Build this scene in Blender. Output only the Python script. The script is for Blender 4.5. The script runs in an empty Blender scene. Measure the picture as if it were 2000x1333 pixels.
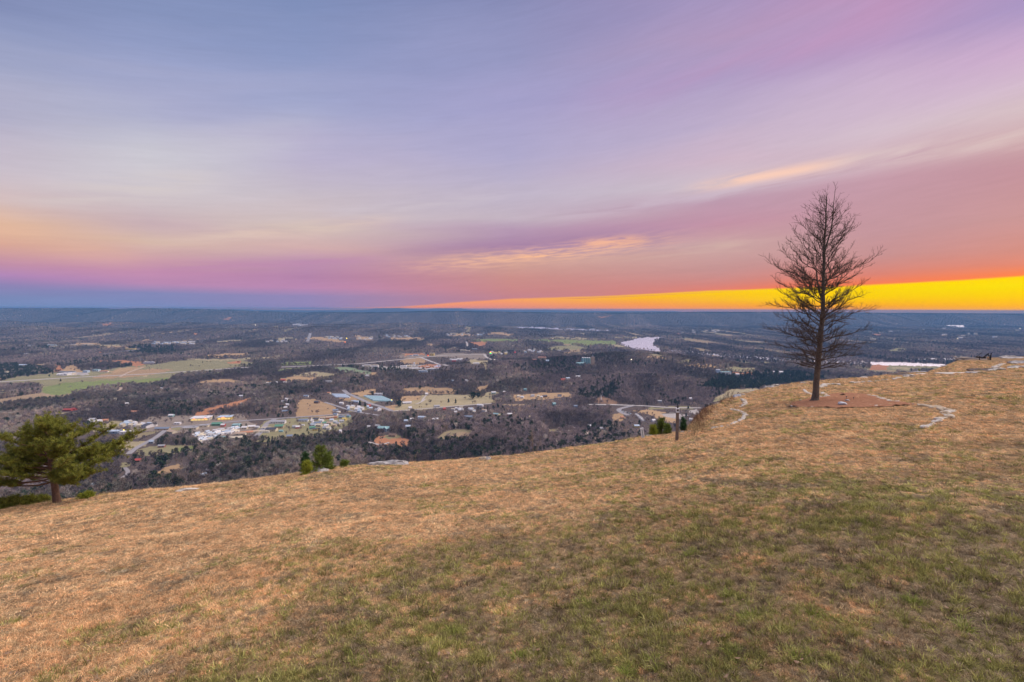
import bpy, bmesh, math, random
import numpy as np
from mathutils import Vector, Matrix
random.seed(7); rng = np.random.default_rng(7)
sc = bpy.context.scene
COL = sc.collection
PI = math.pi

# ------------------------------------------------------------------ camera
F = 1000.0; CX = 1000.0; CY = 666.5             # 2000 x 1333 frame, 18 mm lens on a 36 mm sensor
PITCH = math.radians(3.58); ROLL = math.radians(0.20)
_fw = np.array([0, math.cos(PITCH), -math.sin(PITCH)])
_r0 = np.array([1.0, 0, 0]); _u0 = np.array([0, math.sin(PITCH), math.cos(PITCH)])
_rt = math.cos(ROLL)*_r0 + math.sin(ROLL)*_u0
_up = -math.sin(ROLL)*_r0 + math.cos(ROLL)*_u0
cam = bpy.data.objects.new('camera', bpy.data.cameras.new('camera')); COL.objects.link(cam)
cam.data.lens = 18; cam.data.sensor_width = 36; cam.data.clip_start = 0.05; cam.data.clip_end = 90000
cam.matrix_world = Matrix(((_rt[0], _up[0], -_fw[0], 0), (_rt[1], _up[1], -_fw[1], 0), (_rt[2], _up[2], -_fw[2], 0), (0, 0, 0, 1)))
sc.camera = cam
sc.render.resolution_x = 1024; sc.render.resolution_y = 682

def uv_of(px, py):
    """pixel of the 2000 wide frame -> (x/y, z/y) of its ray"""
    a = (np.asarray(px, float)-CX)/F; b = -(np.asarray(py, float)-CY)/F
    X = a*_rt[0]+b*_up[0]+_fw[0]; Y = a*_rt[1]+b*_up[1]+_fw[1]; Z = a*_rt[2]+b*_up[2]+_fw[2]
    return X/Y, Z/Y
def pix_of(x, y, z):
    X = x*_rt[0]+y*_rt[1]+z*_rt[2]; Yc = x*_up[0]+y*_up[1]+z*_up[2]; D = x*_fw[0]+y*_fw[1]+z*_fw[2]
    D = np.where(D < 0.01, 0.01, D)
    return CX+F*X/D, CY-F*Yc/D

# ------------------------------------------------------------------ exposure, sky, added fill lamp
EXPO = 1.2
sc.view_settings.view_transform = 'Standard'; sc.view_settings.look = 'None'
sc.view_settings.exposure = EXPO; sc.view_settings.gamma = 1; sc.view_settings.use_curve_mapping = False
def lin(c):
    c = np.asarray(c, float)/255.0
    return np.where(c <= 0.04045, c/12.92, ((c+0.055)/1.055)**2.4)
def L(r, g, b, k=1.0): return tuple(float(v)*k for v in lin((r, g, b)))+(1.0,)

W = bpy.data.worlds.new('World'); sc.world = W; W.use_nodes = True
nt = W.node_tree; nt.nodes.clear(); N = nt.nodes; LK = nt.links
def mth(op, a, b=None, c=None, clamp=False):
    n = N.new('ShaderNodeMath'); n.operation = op; n.use_clamp = clamp
    for i, v in enumerate((a, b, c)):
        if v is None: continue
        if isinstance(v, (int, float)): n.inputs[i].default_value = v
        else: LK.new(v, n.inputs[i])
    return n.outputs[0]
def mixc(f, a, b):
    n = N.new('ShaderNodeMix'); n.data_type = 'RGBA'
    for i, v in ((0, f), (6, a), (7, b)):
        if isinstance(v, (int, float, tuple)): n.inputs[i].default_value = v
        else: LK.new(v, n.inputs[i])
    return n.outputs[2]
def sstep(v, lo, hi):
    n = N.new('ShaderNodeMapRange'); n.interpolation_type = 'SMOOTHSTEP'
    LK.new(v, n.inputs[0]); n.inputs[1].default_value = lo; n.inputs[2].default_value = hi
    return n.outputs[0]
tc = N.new('ShaderNodeTexCoord'); sp = N.new('ShaderNodeSeparateXYZ'); LK.new(tc.outputs['Generated'], sp.inputs[0])
sx, sy, sz = sp.outputs
rho = mth('SQRT', mth('ADD', mth('MULTIPLY', sx, sx), mth('MULTIPLY', sy, sy)))
az = mth('ARCTAN2', sx, sy)                                   # radians, 0 = straight ahead, + = right
w = mth('DIVIDE', sz, mth('MAXIMUM', rho, 0.02))
# soft cloud noise, stretched along the bank's run
cv = N.new('ShaderNodeCombineXYZ')
tilt = mth('SUBTRACT', w, mth('MULTIPLY', az, mth('ADD', 0.045, mth('MULTIPLY', w, 0.30))))
LK.new(mth('MULTIPLY', az, 1.6), cv.inputs[0]); LK.new(mth('MULTIPLY', tilt, 9.0), cv.inputs[1])
def noise(vec, scale, detail, rough=0.55, dist=0.0):
    n = N.new('ShaderNodeTexNoise'); LK.new(vec, n.inputs['Vector'])
    n.inputs['Scale'].default_value = scale; n.inputs['Detail'].default_value = detail
    n.inputs['Roughness'].default_value = rough; n.inputs['Distortion'].default_value = dist
    return n.outputs[0]
n1 = noise(cv.outputs[0], 1.1, 4, 0.5, 0.4)
cv2 = N.new('ShaderNodeCombineXYZ')
LK.new(mth('MULTIPLY', az, 5.0), cv2.inputs[0]); LK.new(mth('MULTIPLY', tilt, 55.0), cv2.inputs[1])
n2 = noise(cv2.outputs[0], 1.3, 5, 0.6, 0.5)
n3 = noise(cv2.outputs[0], 4.0, 4, 0.65, 0.3)
w2 = mth('ADD', w, mth('MULTIPLY', mth('SUBTRACT', n1, 0.5), mth('MULTIPLY', mth('MINIMUM', w, 0.4), 0.36)))
tt = mth('SQRT', mth('MAXIMUM', w2, 0.0))
def t_of(px, py):
    u, v = uv_of(px, py); return float(math.sqrt(max(0.0, v/math.sqrt(1+u*u))))
def ramp(px, stops):
    n = N.new('ShaderNodeValToRGB'); n.color_ramp.interpolation = 'EASE' if False else 'LINEAR'
    LK.new(tt, n.inputs[0])
    k_ = 0.10 if px < 1200 else 0.04
    st = sorted((t_of(px, py), tuple(v+(q-v)*(k_ if -10 < py < 420 else 0) for v, q in zip(c, (206, 200, 204)))) for py, c in stops)
    e = n.color_ramp.elements
    e[0].position = st[0][0]; e[0].color = L(*st[0][1]); e[1].position = st[1][0]; e[1].color = L(*st[1][1])
    for p, c in st[2:]:
        q = e.new(min(p, 1.0)); q.color = L(*c)
    return n.outputs[0]
STN = [
 (0,    [(-1200, (120, 128, 172)), (0, (122, 135, 180)), (60, (138, 150, 192)), (150, (160, 166, 200)), (250, (184, 178, 202)), (330, (205, 192, 204)), (390, (214, 190, 190)), (440, (220, 182, 162)), (480, (218, 168, 152)), (512, (196, 145, 170)), (535, (178, 136, 186)), (556, (142, 134, 184)), (580, (124, 140, 186)), (604, (124, 150, 196))]),
 (300,  [(-1200, (120, 128, 176)), (0, (126, 142, 188)), (100, (144, 156, 200)), (200, (166, 170, 206)), (300, (202, 200, 212)), (360, (212, 202, 208)), (400, (206, 190, 196)), (440, (202, 178, 184)), (480, (216, 186, 172)), (510, (206, 160, 172)), (530, (196, 142, 178)), (552, (186, 140, 182)), (572, (132, 138, 186)), (604, (126, 146, 194))]),
 (600,  [(-1200, (118, 126, 176)), (0, (120, 138, 186)), (100, (136, 150, 196)), (200, (160, 166, 206)), (300, (186, 178, 208)), (380, (200, 188, 200)), (420, (208, 192, 196)), (450, (212, 192, 186)), (485, (212, 176, 176)), (510, (190, 146, 178)), (540, (180, 132, 172)), (562, (188, 138, 180)), (578, (150, 138, 186)), (604, (146, 138, 184))]),
 (1000, [(-1200, (130, 124, 176)), (0, (124, 130, 178)), (100, (146, 148, 194)), (200, (162, 158, 204)), (300, (174, 168, 206)), (380, (192, 180, 202)), (425, (196, 180, 194)), (445, (182, 152, 180)), (480, (178, 144, 174)), (505, (210, 166, 156)), (540, (204, 144, 140)), (565, (202, 136, 138)), (585, (196, 132, 144)), (604, (214, 146, 144))]),
 (1400, [(-1200, (148, 126, 172)), (0, (166, 148, 192)), (80, (178, 152, 190)), (160, (170, 156, 198)), (250, (194, 176, 204)), (320, (208, 182, 200)), (370, (206, 190, 202)), (400, (190, 152, 174)), (440, (196, 146, 166)), (480, (202, 164, 164)), (530, (198, 146, 148)), (560, (206, 134, 132)), (604, (232, 134, 104))]),
 (1700, [(-1200, (158, 130, 172)), (0, (190, 148, 190)), (80, (184, 154, 196)), (160, (202, 176, 206)), (260, (214, 192, 206)), (320, (208, 178, 190)), (370, (196, 152, 168)), (440, (194, 148, 158)), (500, (196, 144, 148)), (540, (212, 130, 122)), (560, (240, 128, 92)), (604, (246, 150, 90))]),
 (2000, [(-1200, (160, 132, 172)), (0, (168, 148, 196)), (80, (206, 172, 206)), (160, (212, 186, 206)), (220, (214, 190, 196)), (280, (204, 164, 170)), (340, (192, 142, 154)), (420, (198, 148, 152)), (490, (206, 138, 132)), (515, (216, 132, 118)), (535, (240, 130, 84)), (604, (250, 160, 70))]),
]
def az_of(px): return math.atan(float(uv_of(px, 600)[0]))
cur = ramp(*STN[0]); first = cur
for (p0, _), (p1, s) in zip(STN[:-1], STN[1:]):
    n = N.new('ShaderNodeMapRange'); LK.new(az, n.inputs[0])
    n.inputs[1].default_value = az_of(p0); n.inputs[2].default_value = az_of(p1)
    cur = mixc(n.outputs[0], cur, ramp(p1, s))
cur = mixc(sstep(az, 1.5, PI), cur, first)                    # behind the camera the colours come round again
# streaks of higher cloud catching the light
def streak(p0, p1, half, col, amt, ns=None, lo=0.4, hi=0.62, soft=1.0):
    global cur
    a0 = az_of(p0[0]); a1 = az_of(p1[0]); w0 = t_of(*p0)**2; w1 = t_of(*p1)**2
    m = (w1-w0)/(a1-a0); hw = half/F
    k = mth('SUBTRACT', w, mth('ADD', mth('MULTIPLY', az, m), w0-m*a0))
    q = mth('DIVIDE', k, hw); g = mth('EXPONENT', mth('MULTIPLY', mth('MULTIPLY', q, q), -1.0))
    ha = (a1-a0)/2; r = mth('DIVIDE', mth('SUBTRACT', az, (a0+a1)/2), ha)
    r2 = mth('MULTIPLY', r, r); h = mth('EXPONENT', mth('MULTIPLY', mth('MULTIPLY', r2, r2), -1.0*soft))
    f = mth('MULTIPLY', mth('MULTIPLY', g, h), amt)
    if ns is not None: f = mth('MULTIPLY', f, sstep(ns, lo, hi))
    cur = mixc(f, cur, L(*col))
streak((740, 497), (1300, 452), 17, (166, 128, 166), 0.75, n1, 0.2, 0.55)
streak((230, 528), (720, 505), 9, (190, 138, 176), 0.7, n2, 0.3, 0.6)
streak((-100, 425), (260, 490), 22, (240, 192, 158), 0.7, n1, 0.25, 0.6)
streak((330, 470), (760, 428), 12, (226, 200, 186), 0.6, n2, 0.3, 0.6)
streak((830, 518), (1300, 470), 15, (240, 184, 156), 0.9, n3, 0.36, 0.66)
streak((1130, 478), (1250, 468), 8, (250, 186, 152), 0.8, n3, 0.28, 0.55)
streak((1000, 505), (1120, 494), 4, (252, 190, 150), 0.8, n3, 0.4, 0.6)
streak((1180, 500), (1500, 474), 12, (214, 182, 172), 0.5, n2, 0.4, 0.65)
streak((1360, 366), (1640, 318), 10, (255, 208, 184), 0.9, n2, 0.22, 0.55)
streak((1600, 322), (2080, 255), 14, (224, 204, 200), 0.6, n2, 0.3, 0.6)
streak((1150, 200), (1750, 20), 40, (196, 150, 190), 0.5, n1, 0.3, 0.6)
streak((150, 330), (620, 255), 34, (208, 204, 214), 0.5, n1, 0.3, 0.6)
streak((60, 395), (420, 350), 20, (214, 202, 200), 0.5, n2, 0.35, 0.6)
streak((130, 455), (420, 440), 13, (204, 176, 184), 0.6, n1, 0.3, 0.6)
streak((1050, 425), (1650, 330), 10, (206, 188, 204), 0.5, n2, 0.35, 0.6)
streak((560, 420), (980, 385), 9, (206, 194, 204), 0.5, n2, 0.35, 0.6)
# fine grain of the cloud
cur_n = N.new('ShaderNodeMix'); cur_n.data_type = 'RGBA'; cur_n.blend_type = 'MULTIPLY'
gr = mth('ADD', 0.895, mth('ADD', mth('MULTIPLY', n2, 0.11), mth('MULTIPLY', n3, 0.10)))
gc = N.new('ShaderNodeCombineColor'); 
for i in range(3): LK.new(gr, gc.inputs[i])
cur_n.inputs[0].default_value = 1; LK.new(cur, cur_n.inputs[6]); LK.new(gc.outputs[0], cur_n.inputs[7]); cur = cur_n.outputs[2]
# the clear gap under the cloud bank, glowing over the set sun
edge_pts = [(640, 604), (780, 600), (900, 590), (1000, 583.5), (1200, 577), (1400, 567), (1600, 561), (1800, 551), (2000, 539), (2200, 526)]
er = N.new('ShaderNodeFloatCurve'); cvm = er.mapping.curves[0]
pts = [(0.0, 0.0)]
for p, y in edge_pts: pts.append((az_of(p)/2.4+0.5, (t_of(p, y)**2)*5))
pts += [(1.35/2.4+0.5, 0.0)]
while len(cvm.points) < len(pts): cvm.points.new(0.5, 0.5)
for i, (a, b) in enumerate(sorted(pts)):
    cvm.points[i].location = (a, b); cvm.points[i].handle_type = 'VECTOR'
er.mapping.update()
LK.new(mth('ADD', mth('DIVIDE', az, 2.4), 0.5), er.inputs['Value'])
edge = mth('DIVIDE', er.outputs[0], 5.0)
edge = mth('ADD', edge, mth('MULTIPLY', mth('SUBTRACT', n2, 0.5), 0.0046))
dd = mth('SUBTRACT', edge, w)
gap = sstep(dd, -0.0016, 0.0030)
rel = mth('DIVIDE', w, mth('MAXIMUM', edge, 0.0005))          # 0 at the horizon .. 1 at the cloud edge
def gramp(stops):
    n = N.new('ShaderNodeValToRGB'); LK.new(rel, n.inputs[0]); e = n.color_ramp.elements
    e[0].position = stops[0][0]; e[0].color = L(*stops[0][1]); e[1].position = stops[1][0]; e[1].color = L(*stops[1][1])
    for p, c in stops[2:]:
        q = e.new(p); q.color = L(*c)
    return n.outputs[0]
gA = gramp([(0, (224, 146, 134)), (0.5, (242, 150, 124)), (1, (252, 160, 104))])
gB = gramp([(0, (250, 152, 108)), (0.35, (252, 160, 78)), (0.8, (254, 188, 38)), (1, (255, 196, 40))])
gC = gramp([(0, (252, 158, 78)), (0.2, (254, 172, 24)), (0.5, (252, 206, 2)), (1, (254, 216, 6))])
gD = gramp([(0, (252, 172, 60)), (0.12, (252, 180, 20)), (0.4, (246, 206, 0)), (0.75, (242, 222, 0)), (1, (252, 214, 0))])
def azm(p0, p1):
    n = N.new('ShaderNodeMapRange'); LK.new(az, n.inputs[0]); n.inputs[1].default_value = az_of(p0); n.inputs[2].default_value = az_of(p1); return n.outputs[0]
gc_ = mixc(azm(950, 1250), gA, gB); gc_ = mixc(azm(1250, 1550), gc_, gC); gc_ = mixc(azm(1600, 1950), gc_, gD)
# red-orange glow on the underside of the bank just above the gap
gl = mth('MULTIPLY', mth('EXPONENT', mth('MULTIPLY', mth('MAXIMUM', mth('MULTIPLY', dd, -1.0), 0.0), -95.0)), azm(1150, 1500))
cur = mixc(mth('MULTIPLY', gl, 0.5), cur, L(255, 112, 64))
cur = mixc(gap, cur, gc_)
thin = mth('MULTIPLY', sstep(mth('ABSOLUTE', mth('SUBTRACT', dd, 0.0035)), 0.0009, 0.0003), mth('SUBTRACT', 1.0, azm(1150, 1480)))
cur = mixc(mth('MULTIPLY', thin, mth('MULTIPLY', azm(1080, 1130), 0.8)), cur, L(214, 128, 110))
# below the horizon
cur = mixc(sstep(w, -0.002, -0.05), cur, L(92, 92, 110))
SUN_EL = math.radians(1.0); SUN_AZ = math.radians(56)
nish = N.new('ShaderNodeTexSky'); nish.sky_type = 'NISHITA'; nish.sun_disc = False
nish.sun_elevation = SUN_EL; nish.sun_rotation = SUN_AZ
bgA = N.new('ShaderNodeBackground'); LK.new(cur, bgA.inputs[0]); bgA.inputs[1].default_value = 0.97/2**EXPO
bgB = N.new('ShaderNodeBackground'); LK.new(nish.outputs[0], bgB.inputs[0]); bgB.inputs[1].default_value = 0.004
ad = N.new('ShaderNodeAddShader'); LK.new(bgA.outputs[0], ad.inputs[0]); LK.new(bgB.outputs[0], ad.inputs[1])
wo = N.new('ShaderNodeOutputWorld'); LK.new(ad.outputs[0], wo.inputs[0])

sun = bpy.data.objects.new('sun', bpy.data.lights.new('sun', 'SUN')); COL.objects.link(sun)  # broad soft lamp added after sundown to lift the hilltop's brightness
sun.data.energy = 1.5; sun.data.angle = math.radians(75); sun.data.color = (1.0, 0.90, 0.80)
_sd = Vector((math.sin(math.radians(75))*math.cos(math.radians(52)), math.cos(math.radians(75))*math.cos(math.radians(52)), math.sin(math.radians(52))))
sun.rotation_euler = _sd.to_track_quat('Z', 'Y').to_euler()

# ------------------------------------------------------------------ helpers
def tag(o, label=None, cat=None, group=None, kind=None):
    if label: o['label'] = label
    if cat: o['category'] = cat
    if group: o['group'] = group
    if kind: o['kind'] = kind
    return o
def empty(name, loc, rz=0.0, **kw):
    o = bpy.data.objects.new(name, None); COL.objects.link(o); o.location = loc; o.rotation_euler = (0, 0, rz); o.empty_display_size = 0.2
    return tag(o, **kw)
def link_mesh(name, me, mat=None, parent=None, loc=None):
    o = bpy.data.objects.new(name, me); COL.objects.link(o)
    if mat and not me.materials: me.materials.append(mat)
    if parent: o.parent = parent
    if loc is not None: o.location = loc
    return o
def mesh_np(name, V, Fc, smooth=True):
    """Fc: (n,3) or (n,4) int array"""
    me = bpy.data.meshes.new(name); V = np.asarray(V, np.float32); Fc = np.asarray(Fc, np.int32)
    k = Fc.shape[1]; n = len(Fc)
    me.vertices.add(len(V)); me.vertices.foreach_set('co', V.ravel())
    me.loops.add(n*k); me.loops.foreach_set('vertex_index', Fc.ravel())
    me.polygons.add(n); me.polygons.foreach_set('loop_start', np.arange(n, dtype=np.int32)*k)
    me.polygons.foreach_set('loop_total', np.full(n, k, np.int32))
    if smooth: me.polygons.foreach_set('use_smooth', np.ones(n, bool))
    me.update(calc_edges=True); me.validate(); return me
def add_col(me, name, arr):
    a = me.attributes.new(name, 'FLOAT_COLOR', 'POINT'); c = np.ones((len(me.vertices), 4), np.float32); c[:, :arr.shape[1]] = arr
    a.data.foreach_set('color', c.ravel())
def h2(ix, iy, seed):
    n = (ix.astype(np.int64)*374761393 + iy.astype(np.int64)*668265263 + seed*1442695041) & 0xffffffff
    n = ((n ^ (n >> 13))*1274126177) & 0xffffffff; n = n ^ (n >> 16)
    return (n & 0xffffff)/float(0xffffff)
def vnoise(x, y, seed=0):
    ix = np.floor(x); iy = np.floor(y); fx = x-ix; fy = y-iy; fx = fx*fx*(3-2*fx); fy = fy*fy*(3-2*fy)
    a = h2(ix, iy, seed); b = h2(ix+1, iy, seed); c = h2(ix, iy+1, seed); d = h2(ix+1, iy+1, seed)
    return (a*(1-fx)+b*fx)*(1-fy)+(c*(1-fx)+d*fx)*fy
def fbm(x, y, seed=0, o=4, r=0.5):
    s = 0; a = 1.0; t = 0
    for i in range(o):
        s = s+a*vnoise(x, y, seed+i*17); t += a; a *= r; x = x*2.03+5.3; y = y*2.03-3.1
    return s/t
def smo(x, a, b):
    t = np.clip((x-a)/(b-a), 0, 1); return t*t*(3-2*t)
MATS = {}
def mat(name, col, rough=0.85, var=0.0, scale=5.0, tint=None, inst=False, emit=None, metal=0.0, bump=0.0, col2=None, spec=0.25, detail=4):
    if name in MATS: return MATS[name]
    m = bpy.data.materials.new(name); m.use_nodes = True; t = m.node_tree; b = t.nodes['Principled BSDF']
    b.inputs['Roughness'].default_value = rough; b.inputs['Metallic'].default_value = metal
    b.inputs['Specular IOR Level'].default_value = spec
    c4 = (col[0], col[1], col[2], 1)
    src = None
    if tint:
        a = t.nodes.new('ShaderNodeAttribute'); a.attribute_name = tint; a.attribute_type = 'INSTANCER' if inst else 'GEOMETRY'; src = a.outputs['Color']
    if var > 0 or bump > 0:
        g = t.nodes.new('ShaderNodeTexCoord'); nz = t.nodes.new('ShaderNodeTexNoise'); t.links.new(g.outputs['Object'], nz.inputs['Vector'])
        nz.inputs['Scale'].default_value = scale; nz.inputs['Detail'].default_value = detail; nz.inputs['Roughness'].default_value = 0.65
        if var > 0:
            r = t.nodes.new('ShaderNodeMapRange'); t.links.new(nz.outputs[0], r.inputs[0])
            r.inputs[1].default_value = 0.3; r.inputs[2].default_value = 0.7
            if col2 is not None:
                mx = t.nodes.new('ShaderNodeMix'); mx.data_type = 'RGBA'; mx.inputs[6].default_value = c4; mx.inputs[7].default_value = (*col2[:3], 1)
                t.links.new(r.outputs[0], mx.inputs[0]); src = mx.outputs[2]
            else:
                r.inputs[3].default_value = 1-var; r.inputs[4].default_value = 1+var
                mx = t.nodes.new('ShaderNodeMix'); mx.data_type = 'RGBA'; mx.blend_type = 'MULTIPLY'; mx.inputs[0].default_value = 1
                if src: t.links.new(src, mx.inputs[6])
                else: mx.inputs[6].default_value = c4
                cc = t.nodes.new('ShaderNodeCombineColor')
                for i in range(3): t.links.new(r.outputs[0], cc.inputs[i])
                t.links.new(cc.outputs[0], mx.inputs[7]); src = mx.outputs[2]
        if bump > 0:
            bp = t.nodes.new('ShaderNodeBump'); bp.inputs['Strength'].default_value = 1.0; bp.inputs['Distance'].default_value = bump
            t.links.new(nz.outputs[0], bp.inputs['Height']); t.links.new(bp.outputs[0], b.inputs['Normal'])
    if src: t.links.new(src, b.inputs['Base Color'])
    else: b.inputs['Base Color'].default_value = c4
    if emit: b.inputs['Emission Color'].default_value = (*emit[:3], 1); b.inputs['Emission Strength'].default_value = emit[3]
    MATS[name] = m; return m

# ------------------------------------------------------------------ terrain (eye of the camera is the origin)
EYE = 1.7
# rim of the lawn as seen: pixel x, pixel y, depth in metres
RIM = [(-250, 1040, 14), (0, 996, 15), (110, 984, 15.5), (250, 964, 16), (350, 956, 16.5), (500, 938, 17), (620, 919, 17.5), (720, 909, 18), (800, 906, 18.3), (900, 900, 18.6),
       (1000, 892, 19), (1100, 880, 19.5), (1200, 866, 20), (1250, 856, 20.5), (1300, 849, 21), (1335, 843, 21.5), (1352, 832, 23), (1368, 810, 27), (1385, 797, 29), (1410, 786, 31),
       (1440, 772, 34), (1480, 763, 36), (1520, 754, 38), (1560, 748, 40), (1600, 743.5, 42), (1650, 740, 44), (1700, 737, 46), (1740, 731, 48), (1780, 729, 52), (1815, 727, 56), (1840, 716, 60), (1870, 704, 64),
       (1900, 699.5, 68), (1950, 698.5, 72), (2000, 696, 75), (2060, 692, 80), (2250, 680, 85)]
_ru = []; _rk = []; _rd = []
for p, y, d in RIM:
    u, v = uv_of(p, y); _ru.append(float(u)); _rd.append(d); _rk.append(float(-v-EYE/d))
_ra = [-PI, -1.6]+[math.atan(u) for u in _ru]+[1.6, PI]
_rk2 = [0.12, 0.22]+_rk+[0.03, 0.12]; _rd2 = [60, 30]+_rd+[110, 60]
_ga = np.linspace(-PI, PI, 2881); _gk = np.interp(_ga, _ra, _rk2); _kn = np.exp(-0.5*(np.arange(-180, 181)*0.125/9.0)**2); _kn /= _kn.sum(); _gs = np.convolve(np.pad(_gk, 180, mode='edge'), _kn, 'valid')
def rim_d(az_): return np.interp(az_, _ra, _rd2)
def depth(x, y):
    r = np.hypot(x, y); return np.maximum(y, 0.6*r)
def lawn_plain(x, y):
    a = np.arctan2(x, y); d = depth(x, y); K = np.interp(a, _ra, _rk2); Ks = np.interp(a, _ga, _gs); K = Ks+(K-Ks)*smo(d/rim_d(a), 0.25, 0.97)
    # ease the fan of slopes together close to the eye
    return -EYE-K*d
def lawn_z(x, y):
    a = np.arctan2(x, y); d = depth(x, y); D = rim_d(a)
    z = lawn_plain(x, y)
    ov = np.maximum(d-D, 0); z = z-np.where(ov < 6, 0.07*ov*ov, 0.07*36+0.84*(ov-6))
    amp = np.clip(d/12, 0.15, 1)
    z = z+amp*((fbm(x*0.55, y*0.55, 3, 3)-0.5)*0.10)+(fbm(x*3.1, y*3.1, 9, 2)-0.5)*0.035*np.clip(d/3, 0.3, 1)
    return z
VAL = -280.0
HILLS = [  # x/y, depth, half width across, half width along, height
 (0.215, 2330, 520, 270, 54), (0.36, 2250, 260, 260, 30), (-0.07, 2200, 420, 240, 26), (-0.22, 2100, 260, 200, 10), (0.27, 1740, 330, 170, 36), (0.10, 1850, 260, 160, 14),
 (0.175, 1520, 60, 45, 7), (-0.72, 3600, 420, 300, 22), (-0.93, 3350, 400, 300, 24), (-0.62, 5300, 900, 500, 46), (-0.95, 5200, 900, 500, 56), (-0.38, 5600, 1000, 500, 44),
 (-0.20, 6600, 800, 380, 62), (-0.42, 6700, 900, 380, 66), (-0.75, 6900, 1100, 500, 82), (-0.03, 6300, 600, 350, 34), (-0.10, 4300, 900, 350, 14), (0.52, 6900, 1300, 500, 16), (0.9, 6600, 1200, 500, 18),
 (-1.05, 6900, 900, 500, 90)]
RTOP = [(-300, 603), (0, 604.3), (100, 604.3), (140, 603.6), (200, 603.8), (230, 605.8), (270, 604), (330, 604.2), (400, 605.5), (450, 607), (500, 609), (600, 610.5), (700, 612), (780, 611), (830, 609.5), (900, 609.5), (1000, 611), (1100, 612.4), (1200, 612.4), (1300, 611.6), (1400, 611), (1500, 611.2), (1620, 612), (1700, 612.8), (1850, 613.8), (2000, 614.4), (2300, 616)]
_tu = [float(uv_of(p, y)[0]) for p, y in RTOP]; _tv = [float(uv_of(p, y)[1]) for p, y in RTOP]
RDIST = 10600.0
def valley_z(x, y):
    r = np.hypot(x, y); d = depth(x, y); u = np.clip(x/np.maximum(y, 1), -1.6, 1.6)
    z = VAL+60*np.exp(-np.maximum(d-450, 0)/260)
    z = z+smo(d, 700, 1500)*(fbm(x/420, y/420, 21, 3)-0.5)*20*(1-0.6*smo(d, 2500, 3200))
    rel = smo(d, 4700, 6000)*smo(u, 0.03, -0.06)
    z = z+rel*(fbm(x/700, y/700, 31, 4)-0.42)*85
    z = z+smo(d, 5200, 6800)*smo(u, 0.35, 0.5)*(fbm(x/900, y/900, 41, 3)-0.5)*30
    for (hu, hd, sw, sl, hh) in HILLS:
        q = ((x-hu*hd)/sw)**2+((y-hd)/sl)**2
        z = z+hh*np.exp(-q)*(0.8+0.4*fbm(x/160, y/160, 51, 3))
    top = np.interp(u, _tu, _tv)*RDIST
    sp_ = (fbm(x/1500, y/5200, 61, 4)-0.5)*2100
    s = np.clip((d+sp_-8650)/1850, 0, 1); s = s*s*(3-2*s)
    z = z*(1-s)+top*s
    zt = z+s*(fbm(x/500, y/500, 71, 3)-0.5)*14
    return np.where(y > 9000, np.minimum(zt, np.interp(u, _tu, _tv)*np.maximum(d, 10300.0)), zt)
def terr(x, y):
    a = np.arctan2(x, y); d = depth(x, y); D = rim_d(a)+12.0
    zl = lawn_z(x, y)
    k = D/np.maximum(d, 0.01); ze = lawn_z(x*k, y*k)
    s = np.clip((d-D)/(450-D), 0, 1); zc = ze+(-224-ze)*s**0.62+(fbm(x/22, y/22, 81, 3)-0.5)*12*smo(s, 0.0, 0.1)*smo(s, 1.0, 0.9)
    zv = valley_z(x, y)
    return np.where(d <= D, zl, np.where(d < 450, zc, zv))
def on_lawn(px, py):
    """first hit of a pixel ray with the lawn"""
    u, v = uv_of(px, py); u = float(u); v = float(v); ys = np.geomspace(1.2, 140, 3000)
    zt = lawn_z(u*ys, ys); i = np.argmax(v*ys <= zt)
    if v*ys[i] > zt[i]: i = int(np.argmin(v*ys-zt))
    y = ys[i]; return float(u*y), float(y), float(lawn_z(np.array([u*y]), np.array([y]))[0])
_gy = np.geomspace(420, 16000, 1400)
def on_valley(px, py):
    u, v = uv_of(px, py); u = float(u); v = float(v)
    zt = terr(u*_gy, _gy); i = int(np.argmax(v*_gy <= zt))
    if v*_gy[i] > zt[i]: i = int(np.argmin(np.abs(v*_gy-zt)))
    j = max(i-1, 0)
    f0 = v*_gy[j]-zt[j]; f1 = v*_gy[i]-zt[i]; t = f0/(f0-f1) if f0 > 0 and f0 != f1 else 1.0
    y = _gy[j]+(_gy[i]-_gy[j])*t
    return float(u*y), float(y), float(terr(np.array([u*y]), np.array([y]))[0])

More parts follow.
